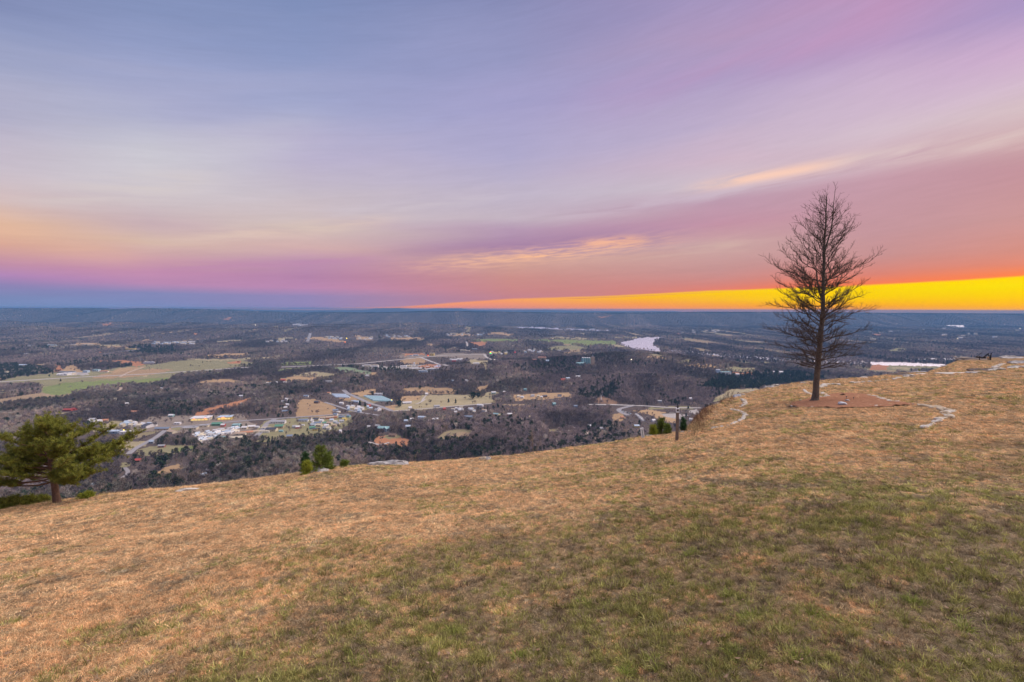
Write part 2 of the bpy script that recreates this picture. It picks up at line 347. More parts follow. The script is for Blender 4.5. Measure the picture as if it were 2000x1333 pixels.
# ------------------------------------------------------------------ lawn colours (kinds of grass that grow there)
def lawn_kind(x, y):
    """returns greenness, darkness (bare thatch), 0..1 arrays, and tint"""
    z = lawn_plain(x, y); px, py = pix_of(x, y, z)
    ln = np.interp(px, [-300, 150, 500, 900, 1200, 1500, 2300], [1480, 1360, 1205, 1085, 1010, 960, 920])
    wob = (fbm(x*0.35, y*0.35, 5, 3)-0.5)
    zone = smo(py-ln+wob*260*np.clip(6/np.maximum(y, 1), 0.2, 1.2), -130, 150)
    a = fbm(x*0.9, y*0.9, 11, 4, 0.6); b = fbm(x*5.2+9, y*5.2, 13, 3, 0.6); c = fbm(x*2.6-4, y*3.1+7, 15, 4, 0.6)
    g = smo(a, 0.52, 0.64)*0.30*(1-zone)+zone*(0.24+0.56*smo(a*0.45+b*0.55, 0.48, 0.62))
    # greener strip across the middle right, straw along the far right
    strip = np.exp(-((py-965-(px-1400)*0.02)/70)**2)*smo(px, 1050, 1250)
    g = np.clip(g+strip*0.4*smo(b, 0.4, 0.6), 0, 1)
    rut = np.exp(-((py-np.interp(px, [1150, 1430, 1600, 1740, 1900, 2100], [918, 944, 953, 968, 984, 1004]))/8.0)**2)*smo(px, 1300, 1420)*smo(fbm(x*1.1, y*1.1, 23, 3), .34, .48)
    dk = np.clip(.95*rut+zone*(0.10+0.5*smo(c, 0.50, 0.62))+(1-zone)*(.06+smo(c, 0.56, 0.68)*0.5), 0, 1)
    straw = smo(px, 1700, 1950)*smo(py, 980, 1080)*0.7
    return g, dk, straw, zone, a
DRY = np.array([0.78, 0.475, 0.24]); DRY2 = np.array([0.74, 0.56, 0.32]); GRN = np.array([0.30, 0.285, 0.085]); GRN2 = np.array([0.52, 0.50, 0.18]); LOW = np.array([0.54, 0.41, 0.24])
DRK = np.array([0.29, 0.215, 0.125]); STR = np.array([0.46, 0.38, 0.26]); GRY = np.array([0.50, 0.42, 0.28])
def lawn_tint(x, y, jit=True):
    g, dk, st, zone, a = lawn_kind(x, y); n = len(x)
    r1 = rng.random(n) if jit else np.full(n, 0.5); r2 = rng.random(n) if jit else np.full(n, 0.5)
    c = DRY*(1-r1[:, None])+DRY2*r1[:, None]
    zl = (zone*(0.55+0.45*smo(a, .62, .45))*(1-.9*smo(fbm(x*3.3, y*3.3, 29, 3), .56, .63)))[:, None]; c = c*(1-zl)+LOW*zl
    c = c*(1-st[:, None])+STR*st[:, None]
    isg = (r2 < g*0.85)[:, None] if jit else g[:, None]
    gg = GRN*(1-r1[:, None])+GRN2*r1[:, None]
    c = c*(1-isg)+gg*isg
    r3 = rng.random(n) if jit else np.full(n, 0.5)
    isd = (r3 < dk*0.85)[:, None] if jit else dk[:, None]
    c = c*(1-isd)+(DRK*(1-r2[:, None])+GRY*r2[:, None])*isd
    br = (0.72+0.5*fbm(x*1.7, y*1.7, 19, 3))*(1-0.04*zone)
    return np.clip(c*br[:, None], 0, 1), isg

# ------------------------------------------------------------------ lawn mesh
aa = np.concatenate([np.linspace(-PI, math.radians(-54), 26)[:-1], np.linspace(math.radians(-54), math.radians(54), 620), np.linspace(math.radians(54), PI, 26)[1:]])
tt_ = np.linspace(0, 1, 230)
Dl = rim_d(aa)+12.0
cosd = np.where(np.abs(aa) < math.radians(53), np.cos(aa), 0.6)
Rm = Dl/np.maximum(cosd, 0.6)
R = 0.25*(Rm[:, None]/0.25)**tt_[None, :]
X = np.sin(aa)[:, None]*R; Y = np.cos(aa)[:, None]*R
Z = lawn_z(X, Y)
na, nr = X.shape
V = np.stack([X.ravel(), Y.ravel(), Z.ravel()], 1)
def grid_faces(na, nr):
    i, j = np.meshgrid(np.arange(na-1), np.arange(nr-1), indexing='ij'); a = (i*nr+j).ravel()
    return np.stack([a, a+nr, a+nr+1, a+1], 1)[:, ::-1]
FL = grid_faces(na, nr)
me = mesh_np('lawn', V, FL)
tc_, _ = lawn_tint(V[:, 0], V[:, 1], jit=False)
add_col(me, 'tint', tc_*np.array([.42, .40, .40]))
m_lawn = mat('lawn_soil', (0.2, 0.15, 0.1), 1.0, var=0.5, scale=16, tint='tint', bump=0.02, spec=0.05, detail=8)
tag(link_mesh('lawn', me, m_lawn), kind='structure')

# ------------------------------------------------------------------ what lies on the valley floor (outlines in the photograph's pixels, cast onto the ground)
TAN = (0.50, 0.34, 0.19); PALE = (0.44, 0.37, 0.22); GREEN = (0.25, 0.29, 0.11); OLIVE = (0.31, 0.28, 0.155); CLAY = (0.50, 0.24, 0.13); BROWN = (0.30, 0.19, 0.125)
SAGE = (0.26, 0.32, 0.19); CONC = (0.46, 0.42, 0.38); ASPH = (0.27, 0.26, 0.27); DIRT = (0.31, 0.255, 0.205); BRLAWN = (0.44, 0.30, 0.17)
FIELDS = [
 ('field', OLIVE, [(-60, 756), (45, 735), (110, 728), (210, 722), (255, 715), (300, 712), (345, 706), (420, 701), (480, 703), (500, 712), (430, 722), (345, 734), (330, 745), (265, 750), (200, 757), (150, 768), (110, 773), (82, 768), (84, 757), (60, 751), (20, 753)]),
 ('field', GREEN, [(84, 757), (140, 747), (260, 742), (330, 738), (325, 745), (262, 749), (200, 757), (150, 767), (110, 772), (84, 768)]),
 ('field', BRLAWN, [(230, 727), (300, 720), (340, 722), (300, 732), (240, 738), (180, 740), (190, 733)]),
 ('field', GREEN, [(-40, 768), (14, 767), (16, 772), (-40, 775)]),
 ('field', CLAY, [(172, 709), (200, 705), (240, 704), (270, 707), (281, 713), (262, 716), (246, 711), (215, 709), (180, 711)]),
 ('field', CLAY, [(106, 712), (118, 715), (122, 724), (108, 727)]), ('field', TAN, [(118, 728), (130, 717), (144, 712), (150, 720), (160, 727), (140, 730)]),
 ('field', TAN, [(205, 727), (250, 717), (285, 716), (262, 723), (225, 728)]),
 ('yard', CONC, [(112, 733), (125, 728), (150, 727), (175, 727), (172, 732), (150, 734), (120, 734)]),
 ('field', TAN, [(134, 676), (150, 671), (193, 669.5), (196, 674), (165, 677)]), ('field', TAN, [(196, 677), (240, 676), (250, 679), (215, 681), (190, 679)]),
 ('field', PALE, [(150, 676), (240, 673), (250, 675), (200, 677.5)]), ('field', TAN, [(240, 668), (262, 667), (290, 664), (296, 666), (262, 671), (244, 671)]),
 ('field', TAN, [(190, 664), (205, 662), (206, 666)]), ('field', PALE, [(92, 674), (118, 675), (120, 677), (92, 677)]), ('field', CLAY, [(192, 688), (201, 687), (200, 690), (194, 691)]),
 ('field', PALE, [(418, 671), (420, 667), (472, 664), (475, 667.5), (440, 671)]), ('field', PALE, [(533, 662.5), (545, 660), (570, 660), (580, 663), (550, 664.5)]),
 ('field', TAN, [(390, 695.5), (430, 691.5), (495, 689), (480, 692), (492, 693.5), (474, 695), (476, 698), (420, 698.5), (400, 697.5)]),
 ('field', PALE, [(350, 699), (410, 702), (440, 702), (520, 698), (548, 699), (500, 702), (430, 704.5), (380, 704)]),
 ('field', TAN, [(378, 754), (400, 744), (440, 740), (470, 744), (490, 750), (440, 752.5)]),
 ('field', CLAY, [(443, 708), (468, 706), (470, 710), (445, 711)]),
 ('field', GREEN, [(538, 711), (560, 708), (612, 706.5), (613, 712), (590, 714), (550, 714)]),
 ('field', GREEN, [(528, 727), (560, 720), (610, 717.5), (614, 721), (580, 724), (545, 728)]), ('field', GREEN, [(370, 733), (430, 727), (440, 731), (395, 734)]),
 ('field', SAGE, [(634, 722), (660, 716.5), (680, 717.5), (720, 726), (734, 729), (715, 731.5), (690, 730), (660, 726)]),
 ('field', PALE, [(570, 734), (612, 726), (664, 731), (652, 739), (632, 740), (610, 735)]),
 ('field', TAN, [(498, 751), (550, 740), (580, 734.5), (632, 739), (625, 743), (605, 747), (570, 748), (542, 743), (520, 749)]),
 ('field', TAN, [(710, 738), (728, 727), (744, 732), (722, 737)]),
 ('field', TAN, [(592, 661), (620, 658), (650, 662), (676, 668), (660, 670), (625, 664.5)]), ('field', TAN, [(694, 655), (728, 660.5), (728, 665), (700, 664)]),
 ('field', TAN, [(762, 661), (800, 658.5), (832, 661), (800, 665.5), (762, 664)]), ('field', TAN, [(868, 655), (900, 653), (935, 655), (900, 657.5)]), ('field', TAN, [(945, 653), (975, 650), (1010, 655), (980, 657)]),
 ('field', PALE, [(500, 699.5), (530, 698), (552, 698.5), (545, 701.5), (500, 702)]), ('field', TAN, [(832, 672), (860, 673), (858, 677), (838, 676)]),
 ('field', GREEN, [(912, 664), (965, 662), (1010, 663), (1010, 667), (960, 670), (938, 667)]), ('field', CLAY, [(914, 669), (945, 667.5), (950, 673), (948, 679), (930, 676)]),
 ('field', CLAY, [(373, 815), (400, 800), (440, 790), (490, 777), (496, 778), (482, 790), (465, 798), (440, 800), (410, 809), (388, 816)]),
 ('field', PALE, [(178, 845), (200, 832), (217, 822), (241, 822), (233, 838), (205, 843)]), ('field', PALE, [(88, 811), (110, 806), (160, 806), (165, 812), (120, 815), (95, 815)]),
 ('shopping_centre_ground', DIRT, [(255, 836), (290, 815), (350, 812), (385, 812), (470, 808), (484, 822), (500, 830), (485, 845), (430, 858), (380, 850), (330, 843), (290, 842), (250, 842)]),
 ('field', OLIVE, [(328, 842), (340, 834), (354, 834), (350, 841)]),
 ('field', PALE, [(228, 879), (232, 868), (245, 863), (287, 862), (286, 870), (262, 878), (240, 882)]),
 ('field', OLIVE, [(262, 890), (268, 880), (290, 873), (335, 869), (386, 871), (386, 880), (350, 886), (320, 886), (290, 890)]),
 ('field', GREEN, [(345, 882), (350, 874), (384, 872), (380, 880)]),
 ('field', BRLAWN, [(300, 927), (320, 914), (348, 906), (360, 913), (338, 926), (310, 934)]), ('field', OLIVE, [(232, 913), (235, 904), (256, 903), (252, 913)]), ('field', DIRT, [(254, 930), (262, 918), (272, 914), (266, 926)]),
 ('town_ground', OLIVE, [(500, 842), (518, 822), (560, 818), (620, 815), (682, 811), (692, 824), (665, 838), (625, 850), (560, 856), (520, 853), (495, 850)]),
 ('field', BRLAWN, [(577, 816), (580, 790), (590, 780), (612, 780), (650, 789), (656, 800), (646, 812), (610, 816)]),
 ('field', OLIVE, [(500, 864), (505, 852), (560, 853), (600, 845), (602, 858), (540, 863)]), ('field', PALE, [(500, 878), (500, 868), (528, 867), (518, 876)]),
 ('field', TAN, [(686, 769), (715, 763), (735, 760), (734, 769), (706, 774)]), ('field', BRLAWN, [(660, 777), (690, 773), (702, 781), (668, 782)]),
 ('field', TAN, [(774, 783), (788, 774), (820, 773), (820, 781), (790, 784)]), ('field', TAN, [(742, 798), (768, 790), (790, 791), (800, 800), (770, 803)]),
 ('field', PALE, [(776, 791), (790, 784), (820, 781), (822, 773), (880, 771), (920, 771.5), (960, 776), (968, 784), (950, 789), (900, 793), (850, 798), (800, 804), (770, 803)]),
 ('field', BRLAWN, [(780, 766), (790, 759), (830, 756), (880, 758), (892, 762), (885, 770), (830, 769), (785, 770)]),
 ('field', BRLAWN, [(925, 766), (935, 757), (957, 749), (952, 760), (942, 768)]), ('field', PALE, [(945, 768), (965, 766), (980, 770), (975, 775), (950, 774)]),
 ('field', CLAY, [(728, 868), (735, 853), (768, 849), (800, 861), (812, 870), (790, 877), (752, 876)]), ('field', OLIVE, [(742, 856), (755, 849), (775, 848), (782, 854), (765, 858)]),
 ('field', BROWN, [(850, 856), (870, 860), (862, 866), (848, 862)]),
 ('industrial_ground', CONC, [(703, 716), (712, 713), (745, 716), (790, 716), (800, 712), (850, 712), (862, 717), (840, 722), (815, 724), (790, 722), (740, 721), (712, 719)]),
 ('field', CLAY, [(815, 716), (835, 711), (862, 712), (858, 718), (830, 719)]), ('pond', (0.1, 0.2, 0.22), [(842, 714), (858, 713), (864, 717), (846, 717)]),
 ('field', BRLAWN, [(790, 712), (780, 706), (795, 700), (825, 699), (838, 706), (820, 711)]), ('field', DIRT, [(765, 697), (800, 693), (870, 690.5), (945, 691), (952, 697), (946, 702), (905, 701), (850, 697), (800, 700)]),
 ('field', PALE, [(912, 708), (925, 702), (950, 706), (955, 711), (920, 712)]), ('field', CLAY, [(780, 691), (830, 690), (832, 693), (790, 695)]),
 ('field', GREEN, [(1000, 662.5), (1080, 664), (1198, 666), (1206, 670.5), (1196, 675), (1150, 676), (1110, 672), (1060, 667)]),
 ('field', OLIVE, [(1058, 681), (1100, 675), (1130, 676), (1160, 680.5), (1110, 684.5), (1065, 683.5)]), ('field', PALE, [(1058, 661), (1085, 658.5), (1202, 663.5), (1120, 664)]), ('field', PALE, [(1198, 658), (1245, 659), (1240, 661), (1200, 661)]),
 ('field', TAN, [(1090, 690), (1110, 688.5), (1162, 690), (1156, 692), (1110, 693)]), ('field', TAN, [(1260, 696), (1290, 697), (1322, 700), (1300, 702), (1265, 700)]),
 ('field', PALE, [(1192, 676), (1199, 671), (1232, 682.5), (1215, 682)]), ('field', CLAY, [(1300, 653), (1332, 651.5), (1332, 654)]),
 ('field', TAN, [(1382, 646.5), (1392, 646), (1392, 648)]), ('field', PALE, [(1400, 648.5), (1420, 647.5), (1419, 649)]),
 ('field', OLIVE, [(1318, 709), (1345, 702), (1352, 703), (1348, 710)]), ('field', TAN, [(1336, 712), (1350, 711.5), (1412, 715), (1396, 720), (1360, 718.5)]),
 ('field', OLIVE, [(1400, 722), (1435, 717), (1480, 720), (1475, 726.5), (1430, 725)]), ('field', CLAY, [(1428, 728), (1478, 727), (1470, 732.5), (1445, 733)]),
 ('field', OLIVE, [(1440, 706), (1520, 709), (1560, 710), (1500, 713)]), ('field', PALE, [(1515, 716.5), (1600, 716), (1600, 719), (1520, 719)]), ('field', DIRT, [(1480, 728), (1505, 728), (1508, 731), (1485, 732)]),
 ('field', PALE, [(1392, 786), (1404, 774), (1425, 762), (1480, 759), (1490, 770), (1450, 786)]), ('field', OLIVE, [(1388, 790), (1396, 779), (1418, 777), (1422, 788)]),
 ('field', OLIVE, [(1650, 713), (1750, 712), (1850, 717), (1830, 726), (1740, 724), (1690, 722)]), ('field', CLAY, [(1703, 712.5), (1735, 713), (1734, 723.5), (1699, 722.5)]), ('field', PALE, [(1742, 718), (1775, 719), (1776, 722), (1742, 721)]),
 ('field', OLIVE, [(1728, 684.5), (1752, 680), (1768, 680.5), (1776, 686), (1742, 686.5)]), ('field', TAN, [(1838, 681.5), (1870, 681.5), (1903, 685), (1890, 687)]), ('field', CLAY, [(1699, 652), (1735, 655), (1712, 658)]),
 ('field', OLIVE, [(1872, 673), (1895, 674), (1893, 676)]), ('field', PALE, [(1692, 680), (1712, 678.5), (1708, 682)]), ('field', TAN, [(1838, 654), (1850, 654), (1848, 656.5)]),
 ('field', TAN, [(1236, 803), (1265, 799.5), (1300, 806), (1322, 816), (1327, 829), (1300, 824), (1268, 811)]), ('parking_lot', CONC, [(1287, 808), (1318, 806), (1343, 812), (1333, 819), (1308, 817)]),
 ('field', OLIVE, [(1262, 796), (1350, 794), (1356, 799), (1270, 799.5)]), ('parking_lot', CONC, [(1344, 802), (1362, 799.5), (1370, 808), (1356, 810)]), ('field', BRLAWN, [(1195, 818), (1200, 808), (1215, 806), (1222, 817), (1208, 824)]),
 ('field', BROWN, [(1156, 786), (1174, 774), (1193, 781), (1212, 789), (1185, 789)]), ('field', TAN, [(1003, 773), (1060, 768), (1114, 767), (1112, 776), (1060, 781), (1003, 783)]),
 ('field', OLIVE, [(965, 812), (975, 808), (990, 810), (985, 817)]), ('field', PALE, [(1028, 813), (1048, 812), (1046, 818), (1032, 818)]),
 ('field', CLAY, [(140, 617.5), (150, 616), (152, 618.5)]), ('field', CLAY, [(200, 634), (214, 631.5), (223, 634.5), (206, 637)]), ('field', CLAY, [(435, 624), (449, 620), (456, 619), (452, 624), (440, 626.5)]), ('field', CLAY, [(1165, 620.5), (1180, 618), (1200, 616.5), (1176, 621)]), ('field', CLAY, [(375, 654), (384, 652), (384, 656)]), ('field', TAN, [(205, 693), (225, 690), (222, 694)]), ('field', PALE, [(275, 735), (285, 733), (290, 736)]),
 ('river', None, [(1207, 671.5), (1215, 668), (1235, 663.5), (1247, 660), (1300, 658.5), (1284, 663), (1277, 669), (1279, 678), (1290, 683), (1340, 685), (1400, 690), (1460, 696), (1550, 701.5), (1650, 705), (1750, 708), (1860, 712), (1960, 716),
    (1960, 721), (1860, 717), (1750, 714.5), (1650, 710.5), (1550, 706), (1460, 700.5), (1400, 695), (1340, 690), (1284, 686.5), (1262, 683), (1245, 682), (1222, 677)]),
 ('slough', None, [(1753, 703), (1780, 700.7), (1868, 700), (1886, 703.5), (1820, 704)]),
 ('river', None, [(996, 640), (1010, 638.5), (1050, 639), (1078, 641), (1130, 643.5), (1205, 646), (1205, 647), (1130, 646), (1060, 643.5), (1020, 641.8)]),
 ('pond', None, [(1844, 637), (1862, 635.5), (1880, 636), (1890, 640.5), (1868, 639.5)]), ('pond', None, [(1828, 637), (1834, 636.8), (1837, 638)]),
]
# thinned-out woods: towns and yards with scattered trees (outline, density)
SPARSE = [([(150, 850), (200, 830), (350, 812), (480, 808), (700, 805), (700, 850), (560, 862), (440, 860), (300, 862), (150, 870)], 0.30), ([(560, 770), (700, 765), (790, 790), (800, 812), (700, 815), (660, 800), (560, 785)], 0.25),
 ([(840, 797), (1000, 785), (1010, 815), (880, 820), (800, 830)], 0.45), ([(1000, 768), (1120, 764), (1120, 800), (1000, 800)], 0.40), ([(1190, 795), (1380, 790), (1380, 850), (1240, 850), (1190, 825)], 0.30),
 ([(230, 880), (380, 890), (400, 940), (230, 950)], 0.45), ([(690, 690), (960, 688), (960, 725), (700, 725)], 0.35), ([(290, 655), (400, 655), (400, 675), (290, 675)], 0.4), ([(575, 650), (740, 650), (740, 672), (575, 672)], 0.35),
 ([(1000, 650), (1330, 656), (1330, 680), (1230, 690), (1000, 690)], 0.6)]
EVERG = [([(1368, 762), (1400, 735), (1440, 728), (1560, 727), (1620, 742), (1480, 762)], 0.97), ([(-50, 714), (20, 712), (70, 716), (108, 728), (100, 736), (30, 742), (-50, 742)], 0.8), ([(230, 690), (260, 676), (330, 672), (345, 690), (300, 694)], 0.75),
 ([(730, 720), (745, 716), (800, 716), (802, 726), (740, 728)], 0.9), ([(1120, 775), (1140, 762), (1210, 758), (1200, 775), (1150, 783)], 0.7), ([(850, 870), (1000, 865), (1250, 850), (1250, 880), (1000, 905), (840, 905)], 0.38),
 ([(370, 880), (430, 880), (470, 910), (440, 925), (380, 925)], 0.4), ([(680, 738), (712, 738), (710, 760), (680, 756)], 0.45), ([(280, 785), (410, 790), (400, 812), (300, 812)], 0.45), ([(930, 793), (985, 795), (985, 803), (930, 800)], 0.8),
 ([(885, 690), (965, 694), (965, 703), (900, 698)], 0.8), ([(710, 880), (860, 870), (860, 905), (690, 905)], 0.4), ([(1160, 830), (1220, 835), (1220, 860), (1120, 870)], 0.5), ([(500, 856), (600, 856), (600, 863), (500, 864)], 0.75), ([(360, 717), (410, 700), (410, 712), (360, 718)], 0.6)]
RX0, RY0 = -300, 560; RW, RH = 2600, 500; SS = 2           # raster over the photograph, 2 cells per pixel
idr = np.zeros((RH*SS, RW*SS), np.int16); den = np.ones((RH*SS, RW*SS), np.float32); evr = np.zeros((RH*SS, RW*SS), np.float32)
def fill(arr, poly, val, mx=False):
    P = np.array(poly, float); x0 = int((P[:, 0].min()-RX0)*SS); x1 = int((P[:, 0].max()-RX0)*SS)+2; y0 = int((P[:, 1].min()-RY0)*SS); y1 = int((P[:, 1].max()-RY0)*SS)+2
    x0 = max(x0, 0); y0 = max(y0, 0); x1 = min(x1, RW*SS); y1 = min(y1, RH*SS)
    if x1 <= x0 or y1 <= y0: return
    gx, gy = np.meshgrid((np.arange(x0, x1)+0.5)/SS+RX0, (np.arange(y0, y1)+0.5)/SS+RY0)
    # ragged edges, as hedges and woods leave them
    wx = gx+(fbm(gx/9, gy/3, 5, 3)-0.5)*13; wy = gy+(fbm(gx/11, gy/4, 6, 3)-0.5)*3.6
    ins = np.zeros(gx.shape, bool); n = len(P)
    for i in range(n):
        xa, ya = P[i]; xb, yb = P[(i+1) % n]
        if ya == yb: continue
        c = ((ya > wy) != (yb > wy)) & (wx < (xb-xa)*(wy-ya)/(yb-ya)+xa); ins ^= c
    sub = arr[y0:y1, x0:x1]; sub[ins] = val
for poly, d_ in SPARSE: fill(den, poly, d_)
for poly, e_ in EVERG: fill(evr, poly, e_)
for i, (k, c, poly) in enumerate(FIELDS):
    fill(idr, poly, i+1); fill(den, poly, 0.13 if k in ('shopping_centre_ground', 'town_ground', 'industrial_ground') else (0.0 if c is None or k == 'pond' else 0.012))
def meadow(x, y, px, py):
    q = fbm(x/135+3, y/(120+.05*y), 151, 3, .5); on = (q > 0.70) & (samp(evr, px, py) == 0) & (y > 1050) & (y < 7200) & ~((px > 950) & (px < 1420) & (py > 706) & (py < 790)) & (samp(idr, px, py) == 0)
    return on, q+.3*(fbm(x/90, y/90, 153, 2)-.5)
for _k, _c, _p in FIELDS:
    if _k == 'river': fill(den, _p, 0.0)
fill(den, [(1222, 676), (1245, 681), (1262, 682), (1284, 685), (1284, 694), (1245, 690), (1220, 683)], 0.25); fill(den, [(1291, 680), (1400, 690), (1700, 707), (1700, 722), (1400, 703), (1291, 692)], 0.8)
def samp(arr, px, py):  # value of a raster under pixels
    ix = np.clip(((px-RX0)*SS).astype(int), 0, RW*SS-1); iy = np.clip(((py-RY0)*SS).astype(int), 0, RH*SS-1)
    return arr[iy, ix]

# ------------------------------------------------------------------ valley ground
uu = np.arange(-1.26, 1.2601, 0.0022)
vv = np.concatenate([280/np.arange(0.40, 0.0312, -0.00125)])
far = np.concatenate([np.linspace(9000, 10700, 34), [11200, 12200, 13500]])
yy = np.concatenate([np.linspace(480, 690, 8), vv, far])
D0 = rim_d(np.arctan(uu))+11.5
near_t = np.linspace(0, 1, 26)[:-1]**1.5
Yn = D0[:, None]+(480-D0[:, None])*near_t[None, :]
Yg = np.concatenate([Yn, np.tile(yy, (len(uu), 1))], 1); Xg = Yg*uu[:, None]
Zg = terr(Xg, Yg)
na, nr = Xg.shape
PX, PY = pix_of(Xg, Yg, Zg)
fi = samp(idr, (PX[:-1, :-1]+PX[1:, 1:])/2, (PY[:-1, :-1]+PY[1:, 1:])/2); fi[Yg[:-1, :-1] < 470] = 0
Vg = np.stack([Xg.ravel(), Yg.ravel(), Zg.ravel()], 1); Fg = grid_faces(na, nr); fi = fi.ravel()
mon, mq = meadow(Xg[:-1, :-1].ravel(), Yg[:-1, :-1].ravel(), PX[:-1, :-1].ravel(), PY[:-1, :-1].ravel())
fi[mon & (mq > .74) & (fi == 0)] = 901; fi[mon & (mq <= .74) & (fi == 0)] = 902
def submesh(name, sel, m, zoff=0.0, flat=False, kind='structure'):
    fs = Fg[sel]; idx, inv = np.unique(fs.ravel(), return_inverse=True); vs = Vg[idx].copy(); vs[:, 2] += zoff
    if flat: vs[:, 2] = np.median(vs[:, 2])+zoff
    o = link_mesh(name, mesh_np(name, vs, inv.reshape(-1, 4)), m); tag(o, kind=kind); return o
m_ground = mat('woodland_floor', (0.115, 0.088, 0.080), 1.0, var=1, scale=0.05, col2=(0.165, 0.13, 0.11), spec=0.0, detail=10)
submesh('valley_floor', fi == 0, m_ground)
submesh('meadow', fi == 901, mat('meadow_tan', (.33, .24, .15), 1.0, var=1, scale=.03, col2=(.43, .32, .20), spec=0, detail=6)); submesh('meadow', fi == 902, mat('meadow_olive', (.25, .22, .12), 1.0, var=1, scale=.03, col2=(.36, .29, .18), spec=0, detail=6))
m_water = mat('river_water', (0.98, 0.96, 0.97), 0.36, metal=1.0)
fm = {}
for i, (k, c, poly) in enumerate(FIELDS):
    sel = fi == i+1
    if sel.sum() < 2: continue
    if c is None or k == 'pond':
        submesh(k, sel, m_water, -0.5); continue
    key = 'ground_%d_%d_%d' % tuple(int(q*100) for q in c)
    m = mat(key, tuple(q*0.86 for q in c), 1.0, var=1, scale=0.03, col2=tuple(q*1.12 for q in c), spec=0.0, detail=6)
    submesh(k, sel, m)
# the slopes of the mountain to the sides of and behind the view
aa2 = np.concatenate([np.linspace(math.atan(1.26), PI, 36), np.linspace(-PI, -math.atan(1.26), 36)]); rr = np.concatenate([np.linspace(0, 1, 20)**1.6])
for nm, seg in (('mountain_slope', aa2[:36]), ('mountain_slope', aa2[36:])):
    dd_ = rim_d(seg)+11.5; cc_ = np.maximum(np.cos(seg), 0.6)
    cc_ = np.where(np.abs(seg) < 0.93, np.cos(seg), 0.6)
    r0 = dd_/cc_; R2 = r0[:, None]*((13000/r0)[:, None]**rr[None, :])
    X2 = np.sin(seg)[:, None]*R2; Y2 = np.cos(seg)[:, None]*R2; Z2 = terr(X2, Y2)
    o = link_mesh(nm, mesh_np(nm, np.stack([X2.ravel(), Y2.ravel(), Z2.ravel()], 1), grid_faces(len(seg), len(rr))), m_ground); tag(o, kind='structure')
# the farther ridge, a pale blue line behind the first
R2T = [(-300, 604.3), (0, 605), (225, 604.6), (400, 604.3), (470, 604.3), (520, 605.6), (600, 606.6), (700, 605.6), (722, 604.6), (735, 602.6), (780, 601.8), (798, 603.4), (832, 604.6), (848, 602.6), (900, 602.4), (916, 605), (1000, 606), (1060, 605.6), (1110, 606.6), (1200, 608), (1320, 608.4), (1335, 610), (1380, 608.9), (1440, 610.2), (1520, 610.6), (1600, 611.4), (1800, 613.4), (2300, 615.6)]
up_ = np.linspace(-1.3, 1.3, 700); tu = [float(uv_of(p, y)[0]) for p, y in R2T]; tv = [float(uv_of(p, y)[1]) for p, y in R2T]
tv_ = np.interp(up_, tu, tv); rows = [(17000, -1), (18000, 0.0), (18800, 0.6), (19500, 1.0), (20500, 1.0)]
Vr = []; 
for yv, f in rows:
    top = tv_*19500
    zz = np.full(len(up_), VAL-20.0) if f <= 0 else (VAL*(1-f)+top*f)
    zz = np.where(f > 0.3, zz+(fbm(up_*40, up_*0+yv*0.01, 91, 3)-0.5)*14*(f < 0.9), zz)
    Vr.append(np.stack([up_*yv, np.full(len(up_), yv), zz], 1))
Vr = np.stack(Vr, 1).reshape(-1, 3)
tag(link_mesh('distant_ridge', mesh_np('distant_ridge', Vr, grid_faces(len(up_), len(rows))), m_ground), kind='structure')

# ------------------------------------------------------------------ roads
def ribbon(name, pts, width, m, lift=0.6, kind='structure', clear=1.2):
    P = []
    for (x0, y0), (x1, y1) in zip(pts[:-1], pts[1:]):
        n = max(2, int(math.hypot(x1-x0, y1-y0)/4))
        for i in range(n): P.append((x0+(x1-x0)*i/n, y0+(y1-y0)*i/n))
    P.append(pts[-1]); Wp = np.array([on_valley(*p)[:2] for p in P]); 
    for _ in range(3): Wp[1:-1] = (Wp[:-2]+2*Wp[1:-1]+Wp[2:])/4
    T = np.gradient(Wp, axis=0); T /= np.linalg.norm(T, axis=1)[:, None]+1e-9; Nn = np.stack([-T[:, 1], T[:, 0]], 1)
    A = Wp+Nn*width/2; B = Wp-Nn*width/2
    z = terr(Wp[:, 0], Wp[:, 1])+lift
    Vv = np.concatenate([np.column_stack([A, np.maximum(z, terr(A[:, 0], A[:, 1])+0.3)]), np.column_stack([B, np.maximum(z, terr(B[:, 0], B[:, 1])+0.3)])]); n = len(P)
    Ff = np.array([[i, i+1, n+i+1, n+i] for i in range(n-1)])
    o = link_mesh(name, mesh_np(name, Vv, Ff), m); tag(o, kind=kind)
    for (x0, y0) in P:
        d_ = on_valley(x0, y0)[1]; ph = clear*8/d_*F; hw = max(1.2, width/d_*F)
        ix0 = int((x0-hw-RX0)*SS); ix1 = int((x0+hw-RX0)*SS)+1; iy0 = int((y0-1-RY0)*SS); iy1 = int((y0+ph-RY0)*SS)+1
        den[max(iy0, 0):iy1, max(ix0, 0):ix1] *= 0.15
    return o
m_asph = mat('asphalt_grey', (0.36, 0.34, 0.34), 0.9, var=0.12, scale=0.2); m_conc = mat('concrete_pale', (0.55, 0.51, 0.47), 0.9, var=0.12, scale=0.2); m_dirt = mat('dirt_track', (0.58, 0.44, 0.32), 1.0, var=0.15, scale=0.2)
ribbon('road', [(-60, 749), (0, 746.5), (140, 738), (300, 730.5), (440, 721), (485, 718)], 22, m_conc)
ribbon('road', [(548, 717.5), (600, 715.5), (700, 711), (770, 704), (800, 701), (830, 698), (870, 694.5), (950, 692.5)], 22, m_conc)
ribbon('road', [(820, 698), (840, 706), (858, 712), (875, 715)], 16, m_conc)
ribbon('road', [(946, 693), (949, 699), (960, 703), (975, 706)], 14, m_conc)
